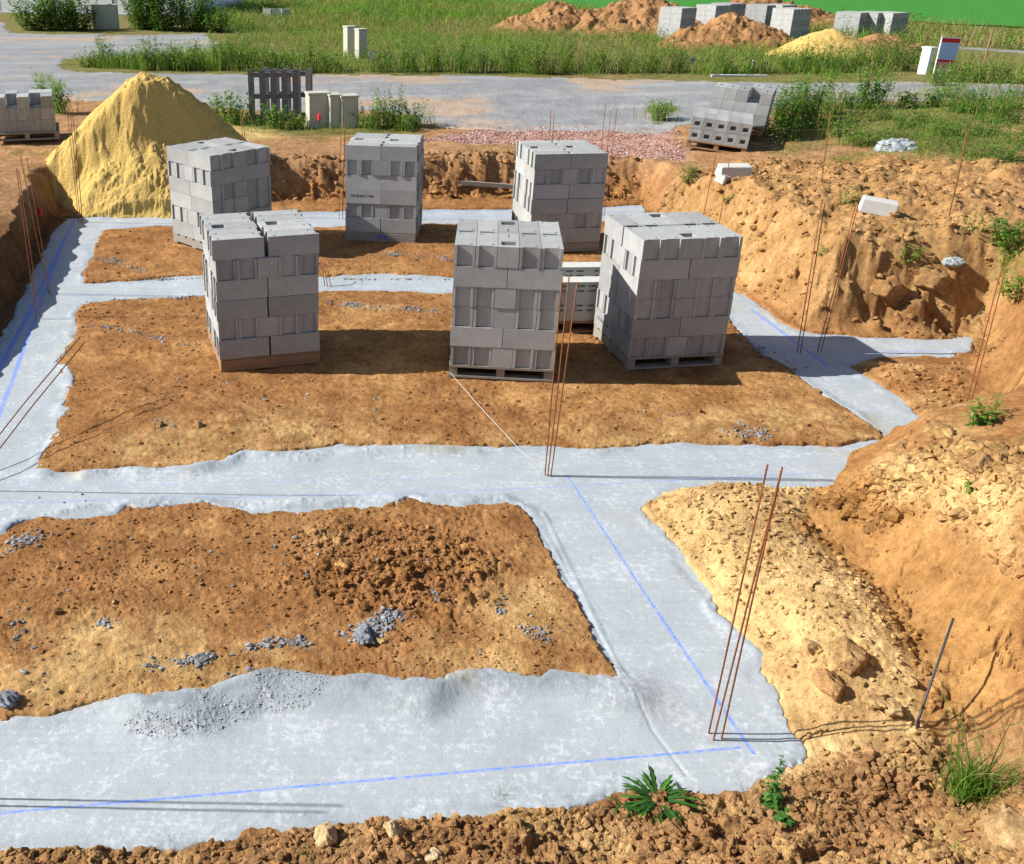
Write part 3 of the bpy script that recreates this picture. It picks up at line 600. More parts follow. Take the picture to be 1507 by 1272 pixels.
for px, py, s, lb in [(533,940,.085,"lumpy grey concrete splash on the near soil bed"),(6,1035,.09,"smooth grey concrete blob at left edge of the near soil bed"),(910,1022,.05,"dark wet concrete blob at the near soil bed's right corner")]:
    boulder("concrete_splash", px, py, s, (.27,.30,.33), lb, "concrete lump", flat=.55, seed=5, fr=4.5)

# ---------------------------------------------------------------- sand and earth heaps
def mound(name, px, py, rx, ry, h, m, label, cat, rz=0, n=150, col=None, rough=.09, seed=0, sharp=1.25, base=None, group=None, soft=.012):
    g = base if base else at(px, py, .55); cx, cy = g; a = np.linspace(-1.15, 1.15, n); U, V = np.meshgrid(a, a); r = np.hypot(U, V)
    u = U*rx; v = V*ry; c, s = math.cos(rz), math.sin(rz); X = cx+u*c-v*s; Y = cy+u*s+v*c
    rr = r*(1+.16*fbm(U+seed, V, 1.3, 3, 600+seed)); k = np.clip(1-rr, -.2, 1)
    z = np.where(k > 0, h*np.minimum(k*sharp, 1-(1-k)**3*0-(.5*np.exp(-k*6)*0)), k*h)
    z = h*(1-np.sqrt(np.clip((rr*.93)**2+soft, 0, 4)))*(1.06+soft*3)
    sc = h
    z = z+sc*rough*fbm(X, Y, 2.2/sc**.5, 5, 620+seed)*np.clip(k*5, 0, 1)+sc*rough*.8*domes(X, Y, 3.0/sc**.5, 630+seed, .6)*3*np.clip(k*4, 0, 1)+.03*sc*fbm(X, Y, 11/sc**.5, 4, 640+seed)+.03*sc*domes(X, Y, 9/sc**.5, 645+seed, .5)*9*sst(0, .3, fbm(X, Y, 1.5, 2, 649))-.05*sc*np.maximum(0, fbm(X, Y*.6, 1.7, 3, 655+seed))*np.clip(k*4, 0, 1)
    H = height(X.ravel(), Y.ravel(), fine=False).reshape(X.shape); gb = np.minimum(H, .62 if base is None else H); z = gb-.02+z
    ii = np.arange(n*n).reshape(n, n); q = np.stack([ii[:-1,:-1], ii[:-1,1:], ii[1:,1:], ii[1:,:-1]], -1).reshape(-1, 4)
    keep = (r.ravel()[q] < 1.14).all(1); q = q[keep]
    cc2 = None
    if col is not None: cc2 = np.array(col)*(1+.3*fbm(X.ravel(), Y.ravel(), 2., 4, 650))[:, None]
    o = npmesh(name, np.stack([X.ravel(), Y.ravel(), z.ravel()], 1), q, m, None, True, cc2); tag(o, label, cat, group); return o
bx, by = at(232, 262, .3)
mound("sand_heap", 0, 0, 1.66, 1.65, 1.44, SANDM, "big golden sand heap spilling into the dug site at the left", "sand heap", base=(bx, by), n=420, rough=.05, seed=3, soft=.085)
EM = [(818,42,2.9,2.0,1.15,"small far earth mound left of the long mound"),(935,44,3.8,2.6,1.4,"left part of the long far earth mound behind the block stacks"),(1110,36,5.6,2.6,1.2,"long far earth mound behind the block stacks"),
 (1075,68,2.7,1.6,1.1,"near earth mound in front of the far block stacks"),(1290,80,1.9,1.2,.6,"low weedy earth mound right of the pale sand heap")]
for px, py, rx, ry, h, lb in EM: mound("earth_mound", px, py, rx, ry, h, STONE, lb, "earth mound", n=170, col=(.31, .17, .075), rough=.2, seed=int(px), group="far earth mounds")
mound("sand_heap", 1212, 84, 1.75, 1.4, .85, SANDM, "small pale yellow sand heap beyond the road", "sand heap", n=100, seed=9, rough=.05)

# ---------------------------------------------------------------- concrete blocks
h_ = .196; g1, g2 = .028, .168
def std_block():
    m = MB(); xs = [0, .022, .06, .085, .24, .256, .41, .435, .474, .496]; ys = [0, .028, .055, .085, .111, .141, .168, .196]
    H = [[h_]*7 for _ in range(9)]
    for j in (1, 2, 3, 4, 5): H[0][j] = 0.; H[8][j] = 0.
    H[2][1] = H[6][5] = h_-.05      # small pin holes in the closed top
    xs = [v-.248 for v in xs]; ys = [v-.098 for v in ys]
    m.cells(xs, ys, H); return m
def corner_block():
    m = MB(); xs = [0, .04, .065, .19, .31, .335, .45, .496]; ys = [0, .03, .166, .196]; ys = [0, .03, .09, .10, .166, .196]
    H = [[h_]*5 for _ in range(7)]
    for j in (1, 2, 3): H[1+1][j] = .02
    H[5][2] = .15; H[6][2] = h_
    xs = [v-.248 for v in xs]; ys = [v-.098 for v in ys]; m.cells(xs, ys, H); return m
def side_groove():
    # block whose long face shows two narrow grooves
    m = MB(); xs = [0, .022, .15, .165, .24, .256, .33, .345, .474, .496]; ys = [0, .012, .03, .09, .105, .166, .184, .196]
    H = [[h_]*7 for _ in range(9)]
    for j in (2, 3, 4): H[0][j] = 0; H[8][j] = 0
    H[2][0] = H[6][0] = H[2][6] = H[6][6] = 0
    xs = [v-.248 for v in xs]; ys = [v-.098 for v in ys]; m.cells(xs, ys, H); return m
def mesh_of(m, name="concrete_block"):
    o = m.build(name, BLOCK); me = o.data; bpy.data.objects.remove(o); return me
ME = dict(std=mesh_of(std_block()), cor=mesh_of(corner_block()), grv=mesh_of(side_groove()))
ORD = ["leftmost", "second", "middle", "fourth", "rightmost"]; LAY = ["top", "second", "third", "fourth", "fifth", "bottom"]
HID = []
def text_mesh(s, size, m, parent, T, name="stamp"):
    cu = bpy.data.curves.new(name, 'FONT'); cu.body = s; cu.size = size; cu.extrude = .0004; cu.align_x = 'CENTER'; cu.align_y = 'CENTER'; cu.offset = size*.012
    o = bpy.data.objects.new(name, cu); bpy.context.scene.collection.objects.link(o); bpy.context.view_layer.update()
    me = bpy.data.meshes.new_from_object(o.evaluated_get(bpy.context.evaluated_depsgraph_get())); me.materials.clear(); me.materials.append(m)
    bpy.data.objects.remove(o); t = bpy.data.objects.new(name, me); link(t, parent); t.matrix_local = T; return t
STAMP = "CE 25.04 C NF"
def pallet(loc, rz, wood, label, tilt=None, nb=6, wd=1.0, fullside=False):
    r = empty("pallet", loc, rz, label=label, cat="pallet", group="wooden pallets under the block stacks")
    if tilt: r.rotation_euler = tilt
    hw = wd/2; sides = [-hw, -.04, hw-.08]
    if fullside:
        m = MB(); m.box(-hw, -hw-.012, 0, hw, -hw+.012, .115); m.build("side_board", wood, r)
    for i in range(nb):
        m = MB(); yy = -hw+i*(wd-.12)/(nb-1); m.box(-hw, yy, .108, hw, yy+.12, .13); m.build("deck_board", wood, r)
    for s_i in sides:
        m = MB(); m.box(s_i, -hw+.014, .022, s_i+.08, hw-.002, .108); m.build("stringer", wood, r)
    for yy in (-hw+.004, -.05, hw-.104):
        m = MB(); m.box(-hw-.002, yy, 0, hw+.002, yy+.1, .022); m.build("bottom_board", wood, r)
    return r
def place(me, M4, name="concrete_block"):
    o = bpy.data.objects.new(name, me); link(o); o.matrix_world = M4; return o
def stack(cx, cy, rz, pattern, nm, wood, stamps=(), gap=0., stagger=.0, vis=('f', 'l'), z0=None, plabel=None, fullside=False, top_shift=0., gmid=0.0):
    z0 = .045 if z0 is None else z0
    B = Matrix.Translation((cx, cy, z0)) @ Matrix.Rotation(rz, 4, 'Z')
    pallet((cx, cy, z0), rz, wood, plabel or f"wooden pallet under the {nm}", fullside=fullside)
    nl = len(pattern)
    for li, p in enumerate(pattern):
        z = .131+(nl-1-li)*.2; sx, sy = random.uniform(-.006, .006), random.uniform(-.006, .006)
        if li == 0: sx += top_shift
        for a in range(5):
            for b in range(2):
                t = -.4+.2*a; u = -.25+.5*b; u += gap*(b-.5)*(1 if li == 0 else .3)
                j = random.uniform(-.003, .003)
                if p == 'H': lx, ly, r = t+sx, u+sy+j, math.pi/2
                else: lx, ly, r = u+sx+j, t+sy, 0
                # faces on show
                lab = None; side = None
                if p == 'H':
                    if b == 0: lab = f"{ORD[a]} block"; side = 'f'
                    elif 'l' in vis and a == 0: lab = "rear block of the left side"; side = 'l'
                    elif 'r' in vis and a == 4: lab = "rear block of the right side"; side = 'r'
                    elif li == 0: lab = f"{ORD[a]} block of the back row"; side = 't'
                else:
                    if a == 0: lab = f"{'left' if b == 0 else 'right'} long block"; side = 'f'
                    elif 'l' in vis and b == 0: lab = f"{ORD[a]} block from the front on the left side"; side = 'l'
                    elif 'r' in vis and b == 1: lab = f"{ORD[a]} block from the front on the right side"; side = 'r'
                    elif li == 0: lab = f"{ORD[a]} block from the front, {'left' if b == 0 else 'right'} half"; side = 't'
                lab = lab and lab.replace("leftmost block from", "nearest block from").replace("rightmost block from", "farthest block from")
                me = ME['cor'] if a == 2 else ME['std']
                if p == 'S' and a in (0, 4) and False: me = ME['grv']
                if p == 'H' and b == 1: r += math.pi
                M4 = B @ Matrix.Translation((lx, ly, z)) @ Matrix.Rotation(r+random.uniform(-.004, .004), 4, 'Z')
                if lab is None: HID.append((me, M4)); continue
                o = place(me, M4)
                where = "top layer" if li == 0 else f"{LAY[li]} layer" if li < 5 else "bottom layer"
                if p == 'H' and side == 'f': lab = {0: "leftmost block end", 1: "second block end from left", 2: "middle block end", 3: "fourth block end from left", 4: "rightmost block end"}[a]
                tag(o, f"{lab}, {where} of {nm}", "concrete block", f"concrete blocks of the {nm}")
                for (ls, sd, k) in stamps:
                    if ls == li and sd == side and ((p == 'S' and b == k and sd == 'f') or (sd == 'l' and p == 'H' and b == k)):
                        if sd == 'f': T = Matrix.Translation((-.02, -.0988, .105)) @ Matrix.Rotation(math.pi/2, 4, 'X')
                        else:
                            T = Matrix.Rotation(math.pi, 4, 'Z') @ Matrix.Translation((0, -.0988, .105)) @ Matrix.Rotation(math.pi/2, 4, 'X')
                            if b == 1: T = Matrix.Translation((0, -.0988, .105)) @ Matrix.Rotation(math.pi/2, 4, 'X')
                        text_mesh(STAMP, .052, INK, o, T)
A = "HSHHSH"; B_ = "SHSSHS"
stack(1.379, 9.492, -.119, A, "front middle stack", PALE, plabel="open grey wooden pallet under the front middle stack, with white string tied on")
stack(3.048, 9.826, .141, A, "front right stack", PALE, stamps=[(0, 'l', 0), (5, 'l', 1)], vis=('f', 'l'), plabel="blue grey wooden pallet under the front right stack", gap=.02)
stack(-1.073, 9.768, .269, B_, "front left stack", WARM, vis=('f', 'l'), gap=.035, plabel="reddish wooden pallet with a solid front board under the front left stack", fullside=True)
stack(-2.015, 13.89, .768, A, "back left stack", PALE, stamps=[(2, 'l', 0), (5, 'l', 0)], plabel="pale wooden pallet under the back left stack")
stack(.276, 14.449, -.145, B_, "back middle stack", PALE, stamps=[(3, 'f', 0)], vis=('f', 'r'), plabel="pallet with blue painted letters under the back middle stack", fullside=True)
stack(2.671, 13.985, .118, B_, "back right stack", PALE, stamps=[], plabel="weathered pallet under the back right stack", fullside=True)
for o in [o for o in C.objects if o.get("label") == "pallet with blue painted letters under the back middle stack"]:
    for ch in o.children:
        if ch.name.startswith("side_board"): text_mesh("EPX", .09, BLUEINK, ch, Matrix.Translation((.03, -.5135, .062)) @ Matrix.Rotation(math.pi/2, 4, 'X'), "painted_letters")
# low pallet of slotted hollow blocks between the two front stacks
def slot_block():
    m = MB(); xs = [-.25, -.19, -.06, .06, .19, .25]; ys = [0, .03, .06, .09, .12, .17, .2]; H = [[.2]*6 for _ in range(5)]
    m = MB(); xs = [0, .05, .13, .17, .25, .30, .38, .42, .50]; zs = [0, .10, .12, .15, .17, .2]
    H = [[.2]*5 for _ in range(8)]
    for i in (1, 3, 6): H[i][1] = H[i][3] = .17
    m.cells([v-.25 for v in xs], zs, H, T=Matrix.Translation((0, .1, 0)) @ Matrix.Rotation(math.pi/2, 4, 'X')); return m
sm = slot_block().build("x", PALEST); SLOT = sm.data; bpy.data.objects.remove(sm)
px, py = at(850, 474, .17); fx, fy = px-.12, py+.02
pl = pallet((fx, fy+.45, .045), .05, WARM, "low pallet of slotted blocks standing between the two front stacks", wd=.95)
for li in range(2):
    for a in range(3):
        for b in range(2):
            if li == 1 and a == 1: continue
            M4 = Matrix.Translation((fx, fy+.45, .045)) @ Matrix.Rotation(.05, 4, 'Z') @ Matrix.Translation((-.24+.5*b, -.36+.27*a, .131+.22*li))
            o = place(SLOT, M4 @ Matrix.Scale(1.1, 4, (0, 0, 1)), "slotted_block")
            tag(o, f"{'left' if b == 0 else 'right'} white topped slotted block, {['front','middle','back'][a]} row, {['lower','upper'][li]} layer of the low pallet", "slotted block", "slotted blocks on the low pallet")
# tilted, half-used stack by the pink gravel
T0 = gp(1040, 228); tz = math.radians(-32)
def grp_stack(T, layers, nm, mk, flip=True):
    for li, row in enumerate(layers):
        for a, b in row:
            M4 = T @ Matrix.Translation((-.4+.2*a, -.25+.5*b, .131+.2*li)) @ Matrix.Rotation(math.pi/2, 4, 'Z')
            o = place(ME[mk], M4); tag(o, f"{['leftmost','second','middle','fourth','rightmost'][a]} block, {['front','back'][b]} row, {['bottom','second','third','top'][li]} layer of {nm}", "concrete block", f"concrete blocks of {nm}")
def hollow():
    m = MB(); xs = [0, .03, .235, .261, .466, .496]; ys = [0, .03, .166, .196]; H = [[.196]*3 for _ in range(5)]; H[1][1] = H[3][1] = .01
    m.cells([v-.248 for v in xs], [v-.098 for v in ys], H, T=Matrix.Rotation(0, 4, 'X')); return mesh_of(m)
def end_window():
    # laid on its side so the cavity shows at the end
    m = MB(); m.box(-.248, -.098, 0, .248, -.07, .196); m.box(-.248, .07, 0, .248, .098, .196); m.box(-.248, -.07, 0, .248, .07, .03); m.box(-.15, -.045, .045, .15, .045, .12); m.box(-.246, -.07, .125, .246, .07, .194); m.box(-.246, -.07, .03, .246, .07, .055); m.box(-.246, -.07, .055, .246, -.045, .125); m.box(-.246, .045, .055, .246, .07, .125); return mesh_of(m)
_pm = MB(); _pm.cells([-.248, -.07, .07, .248], [-.098, -.03, .03, .098], [[.196]*3, [.196, .1, .196], [.196]*3]); ME['pln'] = mesh_of(_pm); ME['win'] = end_window(); ME['hol'] = hollow()
a0 = at(1012, 222, .62); a1 = at(1107, 228, .62)
cxm, cym = (a0[0]+a1[0])/2, (a0[1]+a1[1])/2; rz = math.atan2(a1[1]-a0[1], a1[0]-a0[0])
Tt = Matrix.Translation((cxm-math.sin(rz)*.5-.08, cym+math.cos(rz)*.5, .66)) @ Matrix.Rotation(rz, 4, 'Z') @ Matrix.Rotation(math.radians(5), 4, 'Y') @ Matrix.Rotation(math.radians(2), 4, 'X')
P = pallet(Tt.translation, rz, WARM, "orange wood pallet sunk askew under the tilted stack", tilt=Tt.to_euler()); P["label"] = "orange wood pallet sunk askew under the tilted stack by pink gravel"
grp_stack(Tt, [[(a, b) for a in range(5) for b in range(2)], [(a, b) for a in range(5) for b in range(2)]], "tilted stack", 'win')
Tb = Tt @ Matrix.Translation((.30, 1.12, .16)) @ Matrix.Rotation(-.1, 4, 'Z')
pallet(Tb.translation, rz, WARM, "second orange pallet, under the higher stack behind the tilted stack", tilt=Tb.to_euler())
grp_stack(Tb, [[(a, b) for a in range(5) for b in range(2)], [(a, b) for a in range(5) for b in range(2)], [(0, 0), (1, 0), (2, 0), (4, 0), (3, 1), (4, 1)]], "stack behind tilted stack", 'pln')
# stack at the left edge beside the sand heap
bl0 = at(75, 208, .66); Tl = Matrix.Translation((bl0[0]-.55, bl0[1]+.5, .68)) @ Matrix.Rotation(math.radians(16), 4, 'Z')
pallet(Tl.translation, math.radians(16), PALE, "dark grey pallet under the left edge stack beside the sand heap", wd=1.1)
grp_stack(Tl, [[(a, b) for a in range(5) for b in range(2)], [(a, b) for a in range(5) for b in range(2)], [(0, 0), (1, 1), (2, 0), (3, 1), (4, 0), (4, 1)]], "left edge stack", 'std')
# blocks nothing in the picture shows, kept so the stacks stay solid
m = MB()
for me, M4 in HID: m.box(-.247, -.097, 0, .247, .097, .196, T=M4)
tag(m.build("concrete_blocks", BLOCK), "grey concrete blocks packed inside and behind the stacks", "concrete blocks", kind="stuff")
# single blocks lying about
def trap_block(px, py, rz, label, s=1., tilt=(0, 0), z=None):
    p = gp(px, py); m = MB(); a, b, h = .25*s, .13*s, .2*s
    V = [(-a,-b,0),(a,-b,0),(a,b,0),(-a,b,0),(-a*.96,-b*.7,h),(a*.96,-b*.7,h),(a*.96,b*.7,h),(-a*.96,b*.7,h)]
    m.add(V, [(0,3,2,1),(4,5,6,7),(0,1,5,4),(1,2,6,5),(2,3,7,6),(3,0,4,7)]); o = m.build("loose_block", PALEST); o.location = (p.x, p.y, p.z-.02); o.rotation_euler = (tilt[0], tilt[1], rz)
    bv = o.modifiers.new("bevel", 'BEVEL'); bv.width = .012; bv.segments = 2; tag(o, label, "concrete block"); return o
trap_block(1290, 312, -.35, "pale flared block lying alone on top of the right soil heap", .82, (.1, .12))
trap_block(1078, 262, .05, "pale block on the heap edge below the tilted stack", .95, (.15, 0))
trap_block(1062, 268, .9, "broken half block leaning against the pale block below the tilted stack", .6, (.3, .2))
# far block stacks, each one mesh
def far_stack(px, py, rz, nl, label, z=.5, w=5):
    m = MB(); p = at(px, py, z); p = Vector((p[0], p[1], height(np.array([p[0]]), np.array([p[1]]))[0]))
    for li in range(nl):
        for a in range(w):
            for b in range(2):
                T = Matrix.Translation((-.4+.2*a, -.25+.5*b, .13+.2*li)); m.cells([-.096, -.05, .05, .096], [-.246, -.22, .246], [[.196, .196], [0 if li % 2 == 0 else .196, .196], [.196, .196]], T=T)
    m.box(-.5, -.5, 0, .5, .5, .125); o = m.build("block_stack", BLOCK); o.location = p; o.rotation_euler = (0, 0, rz); tag(o, label, "block stack", "far block stacks"); return o
for a in [(993,56,.7,5,"leftmost far block stack, left of the near earth mound"),(1045,50,.6,5,"far block stack half behind the near earth mound"),(1066,46,.6,5,"farther block stack right of the one half behind the mound"),
 (1118,50,.6,5,"far block stack right of the near mound's top"),(1140,50,.6,5,"far block stack squeezed between its two neighbours"),(1158,60,.5,5,"nearest far block stack, right of the near earth mound"),
 (1250,56,.7,4,"left stack of the far right trio"),(1278,56,.6,4,"middle stack of the far right trio"),(1302,57,.5,4,"right stack of the far right trio")]: far_stack(*a)
p = at(406, 26, .5); m = MB()
for i in range(3):
    for k in range(2): m.cells([-.2, -.14, .14, .2], [-.1, -.06, .06, .1], [[.19]*3, [.19, 0, .19], [.19]*3], T=Matrix.Translation((i*.42-.4, k*.03, k*.2)) @ Matrix.Rotation(.3*i-.2, 4, 'Z'))
o = m.build("block_pile", PALEST); o.location = (p[0], p[1], .5); tag(o, "small pale pile of hollow blocks in the far meadow", "block pile")

# ---------------------------------------------------------------- starter bars
def vtop(bp, tp, z0=0.):
    # free end: nearest point of the sight line to the plumb line through the foot
    d = ray(*tp); d = d/np.linalg.norm(d); o = np.array([0, 0, CH]); b = np.array(bp); u = np.array([0, 0, 1.])
    w = b-o; a = d@d; bb = d@u; cc = u@u; dd = d@w; e = u@w; den = a*cc-bb*bb
    t = (dd*cc-bb*e)/den; return o+d*t
def bar(bpx, tpx, label, ground_=False, r=.0052, group="rusty starter bars", name="rebar", top=None, cat="steel bar"):
    b = np.array(gp(*bpx)) if ground_ else np.array([*at(*bpx), 0.])
    t = np.array(top) if top is not None else vtop(b, tpx); b2 = b+(b-t)/np.linalg.norm(b-t)*.06
    m = MB(); mid = (b+t)/2+rng.normal(0, .004, 3); m.tube([b2, b, mid, t], r, 8); o = m.build(name, RUST, None, True); tag(o, label, cat, group); return b, t
bar((1043,1079),(1129.6,684),"leftmost of three tall rusty bars in the near right footing")
bar((1050,1089),(1149.5,694),"middle of three tall rusty bars in the near right footing")
bar((1062,1087),(1151,688),"rightmost of three tall rusty bars in the near right footing")
bar((802,700),(827.5,408),"leftmost rusty bar in front of the front middle stack"); bar((806,701),(838,402.5),"middle rusty bar in front of the front middle stack"); bar((810.5,702),(849.5,415.5),"rightmost rusty bar in front of the front middle stack")
bar((53.5,468),(24,248),"nearer outer bar of the left footing pair by the dark bank"); bar((59,470),(27,250),"nearer inner bar of the left footing pair by the dark bank")
bar((72,432),(30,229),"farther outer bar of the left footing by the dark bank"); bar((74.7,434),(39,232),"farther inner bar of the left footing by the dark bank")
bar((115.7,327.7),(98.5,161),"left bar of three before the big sand heap"); bar((118.5,328),(103,163),"middle bar of three before the big sand heap"); bar((121.5,328),(106.5,163),"right bar of three before the big sand heap")
bar((366,320),(353.5,161),"left bar rising behind the back left stack"); bar((370,320),(357,163),"right bar rising behind the back left stack")
bar((499,322),(501,188),"shorter bar left of the back middle stack"); bar((504,322),(508.5,167),"taller bar left of the back middle stack")
bar((800,316),(811,163),"left bar rising behind the back right stack"); bar((805,317),(815.5,168),"right bar rising behind the back right stack")
bar((877,312),(891,153),"left bar beside the back right stack's far edge"); bar((884,315),(899,163),"thin middle bar beside the back right stack's far edge",r=.004); bar((889,318),(908,160),"right bar beside the back right stack's far edge")
bar((1173,519),(1209,300),"left bar where the right footing branches"); bar((1178,519),(1214,299),"second bar where the right footing branches"); bar((1203,518),(1259,302),"third bar where the right footing branches"); bar((1208,519),(1263,300),"rightmost bar where the right footing branches")
bar((1018,402),(1055,222),"left bar rising behind the front right stack"); bar((1047,402),(1073.6,235),"right bar rising behind the front right stack")
bar((1209,268),(1222,164),"single bar standing on the far heap above its weeds",True,r=.007); bar((1396,320),(1423,194),"single bar on top of the right heap, right of the flared block",True,r=.008)
bar((1412,634),(1473,398),"left of two tall bars behind the right bank"); bar((1418,632),(1479,400),"right of two tall bars behind the right bank")
m = MB(); b = np.array(gp(1347,1072)); d = ray(1403,910); tt = (b[2]+.52-CH)/d[2]; t = np.array([0,0,CH])+d*tt; m.tube([b-(t-b)*.1, b, t], .007, 8); tag(m.build("iron_stake", DARKM, None, True), "short dark iron stake leaning in front of the smooth clay face", "stake")
for k, (tp, bp, lb) in enumerate([((118,496),(-60,715),"left of two long bars leaning inward across the left footing"),((125,503),(-52,728),"right of two long bars leaning inward across the left footing")]):
    d = ray(*tp); z = .62; t = np.array([0,0,CH])+d*((z-CH)/d[2]); b = np.array([*at(*bp), 0.]); m = MB(); m.tube([b, (b+t)/2+np.array([0,0,.02]), t], .0055, 8); tag(m.build("rebar", RUST, None, True), lb, "steel bar", "rusty starter bars")
for k, (bp, tp, lb) in enumerate([((487,423),(471,378),"rightmost bent bar just right of the front left stack"),((482,422),(468,380),"middle bent bar just right of the front left stack"),((478,421),(466,384),"leftmost bent bar just right of the front left stack"),
  ((424,314),(402,284),"lower bent bar right of the back left stack"),((420,313),(400,282),"upper bent bar right of the back left stack")]):
    b = np.array([*at(*bp), 0.]); d = ray(*tp); t = np.array([0,0,CH])+d*((.32-CH)/d[2]); m = MB(); m.tube([b, b+(t-b)*.45+np.array([.02,0,.06]), b+(t-b)*.8+np.array([0,0,.05]), t], .0052, 7); tag(m.build("rebar", RUST, None, True), lb, "steel bar", "rusty starter bars")

# ---------------------------------------------------------------- sun
A0 = np.array(at(812.5, 569)); A1 = np.array(at(1098, 571)); B0 = np.array(at(1064, 540)); B1 = np.array(at(1331, 545))
sh = ((A1-A0)+(B1-B0))/2; SUNV = np.array([sh[0], sh[1], -1.33]); print("shadow", sh, "elev", math.degrees(math.atan2(1.33, np.hypot(*sh))))
sun = bpy.data.lights.new("sun", 'SUN'); sun.energy = 5.0; sun.angle = math.radians(.53); sun.color = (1., .955, .88)
so_ = bpy.data.objects.new("sun", sun); C.objects.link(so_); so_.rotation_euler = Vector(SUNV).to_track_quat('-Z', 'Y').to_euler()
el = math.atan2(1.33, np.hypot(*sh)); toS = -sh; 
wd = bpy.data.worlds.new("World"); bpy.context.scene.world = wd; wd.use_nodes = True; nt = wd.node_tree; bg = nt.nodes["Background"]
sk = nt.nodes.new('ShaderNodeTexSky'); sk.sky_type = 'NISHITA'; sk.sun_disc = False; sk.sun_elevation = el; sk.sun_rotation = math.atan2(toS[0], toS[1]); sk.altitude = 100; sk.ozone_density = 1.5
nt.links.new(sk.outputs[0], bg.inputs[0]); bg.inputs[1].default_value = .07
# bars standing just left of the view; only their shadows reach the picture
for tip, lb in [((525,731),"left outside bar whose shadow lies on the middle footing"),((505,1186),"near outside bar whose upper shadow lies on the front footing"),((480,1196),"near outside bar whose lower shadow lies on the front footing")]:
    L = 2.35 if 'middle' in lb else 1.75; t = np.array(at(*tip)); b = t-sh/1.33*L; m = MB(); m.tube([(b[0], b[1], -.05), (b[0], b[1], L)], .0055, 8); tag(m.build("rebar", RUST, None, True), lb, "steel bar", "rusty starter bars")

# ---------------------------------------------------------------- strings, planks, boxes, signs
def string(pts, label):
    m = MB(); m.tube(pts, .0022, 5); tag(m.build("string", STR, None, True), label, "string")
string([atv(662,548,.12), atv(700,592,.06), atv(765,662,.02), atv(800,690,.01)], "white string from the front middle stack's pallet to the footing")
string([atv(1208,520,.02), atv(1252,549,.02)], "short white string on the branching right footing"); string([atv(-40,600,.03), atv(34,468,.02)], "white string along the shaded left footing")
m = MB(); a = gp(690, 276, fine=False); b = gp(752, 287, fine=False); d = (b-a).normalized(); m.box(-.5, -.03, 0, .5, .03, .07); o = m.build("plank", PALE); o.location = (a+b)/2+Vector((0, -.06, .05)); o.rotation_euler = (0, .05, math.atan2(d.y, d.x)); tag(o, "grey timber plank lying against the back bank", "plank")
def up_pallet(px, py, rz, label, z=.6):
    p = at(px, py, z); r = empty("standing_pallet", (p[0], p[1], z-.02), rz, label=label, cat="pallet", group="pallets standing on edge")
    for i in range(5): mm = MB(); xx = -.5+i*.22; mm.box(xx, -.012, 0, xx+.12, .012, 1.0); mm.build("slat", GREYW, r)
    for zz_ in (.05, .45, .86): mm = MB(); mm.box(-.5, .014, zz_, .5, .09, zz_+.09); mm.build("stringer", GREYW, r)
    for i in range(3): mm = MB(); xx = -.5+i*.45; mm.box(xx, .092, 0, xx+.1, .112, 1.0); mm.build("back_slat", GREYW, r)
up_pallet(404, 178, .12, "silver grey pallet standing on edge left of the cream boxes"); up_pallet(424, 175, -.15, "silver grey pallet standing behind the other upright pallet")
def ubox(px, py, w, dpt, h, rz, label, z=.6, top=True, mm_=CREAM, leg=False):
    p = at(px, py, z); r = empty("utility_box", (p[0], p[1], z-.05), rz, label=label, cat="utility box", group="cream utility boxes")
    m = MB(); m.box(-w/2, -dpt/2, 0, w/2, dpt/2, h); o = m.build("housing", mm_, r); bv = o.modifiers.new("b", 'BEVEL'); bv.width = .012
    m = MB(); m.box(-w/2-.015, -dpt/2-.015, h+.002, w/2+.015, dpt/2+.015, h+.04); m.build("lid", mm_, r)
    m = MB(); m.box(-w/2+.04, -dpt/2-.008, .1, w/2-.04, -dpt/2-.002, h-.06); m.build("door", mm_, r)
ubox(468, 186, .42, .3, .66, .3, "widest cream utility box, next to the upright pallets"); ubox(491, 187, .22, .3, .64, .3, "narrow cream utility box between the two wider ones"); ubox(512, 187, .34, .3, .62, .3, "right cream utility box among the weeds, red rod beside it")
ubox(515, 84, .34, .3, .95, .5, "left of two white utility boxes in the tall grass beyond the road", .5); ubox(531, 86, .3, .3, .9, .5, "right of two white utility boxes in the tall grass beyond the road", .5)
ubox(153, 42, .8, .4, .95, .05, "far utility box in the gap between the two dark bushes", .5); ubox(169, 42, .35, .4, .95, .1, "far narrow open box right of the utility box between bushes", .5)
ubox(1358, 112, .16, .3, .75, .3, "white slim utility post left of the advertising board", .68, mm_=WHITE)
# low white building
p0 = at(-60, 18, .5); p1 = at(292, 24, .5); ln = math.hypot(p1[0]-p0[0], p1[1]-p0[1]); rz = math.atan2(p1[1]-p0[1], p1[0]-p0[0]); r = empty("white_building", (p0[0]-20*math.cos(rz), p0[1]-20*math.sin(rz)+.2, .4), rz, label="long low white building at the top left behind the bushes", cat="building")
m = MB(); m.box(0, 0, 0, ln+20, 8, 2.6); m.build("wall", WHITE, r); m = MB(); m.box(-.2, -.2, 2.603, ln+20.2, 8.2, 2.8); m.build("roof", m_flat("roof_grey", (.3,.32,.35)), r)
for i in range(4): m = MB(); m.box(22+i*3.1, -.03, .3, 22.05+i*3.1, -.003, 2.5); m.build("panel_joint", DARKM, r)
m = MB(); m.box(-.1, -.06, -.1, ln+20.1, -.003, .12); m.build("plinth", m_flat("plinth_grey", (.35,.36,.37)), r)
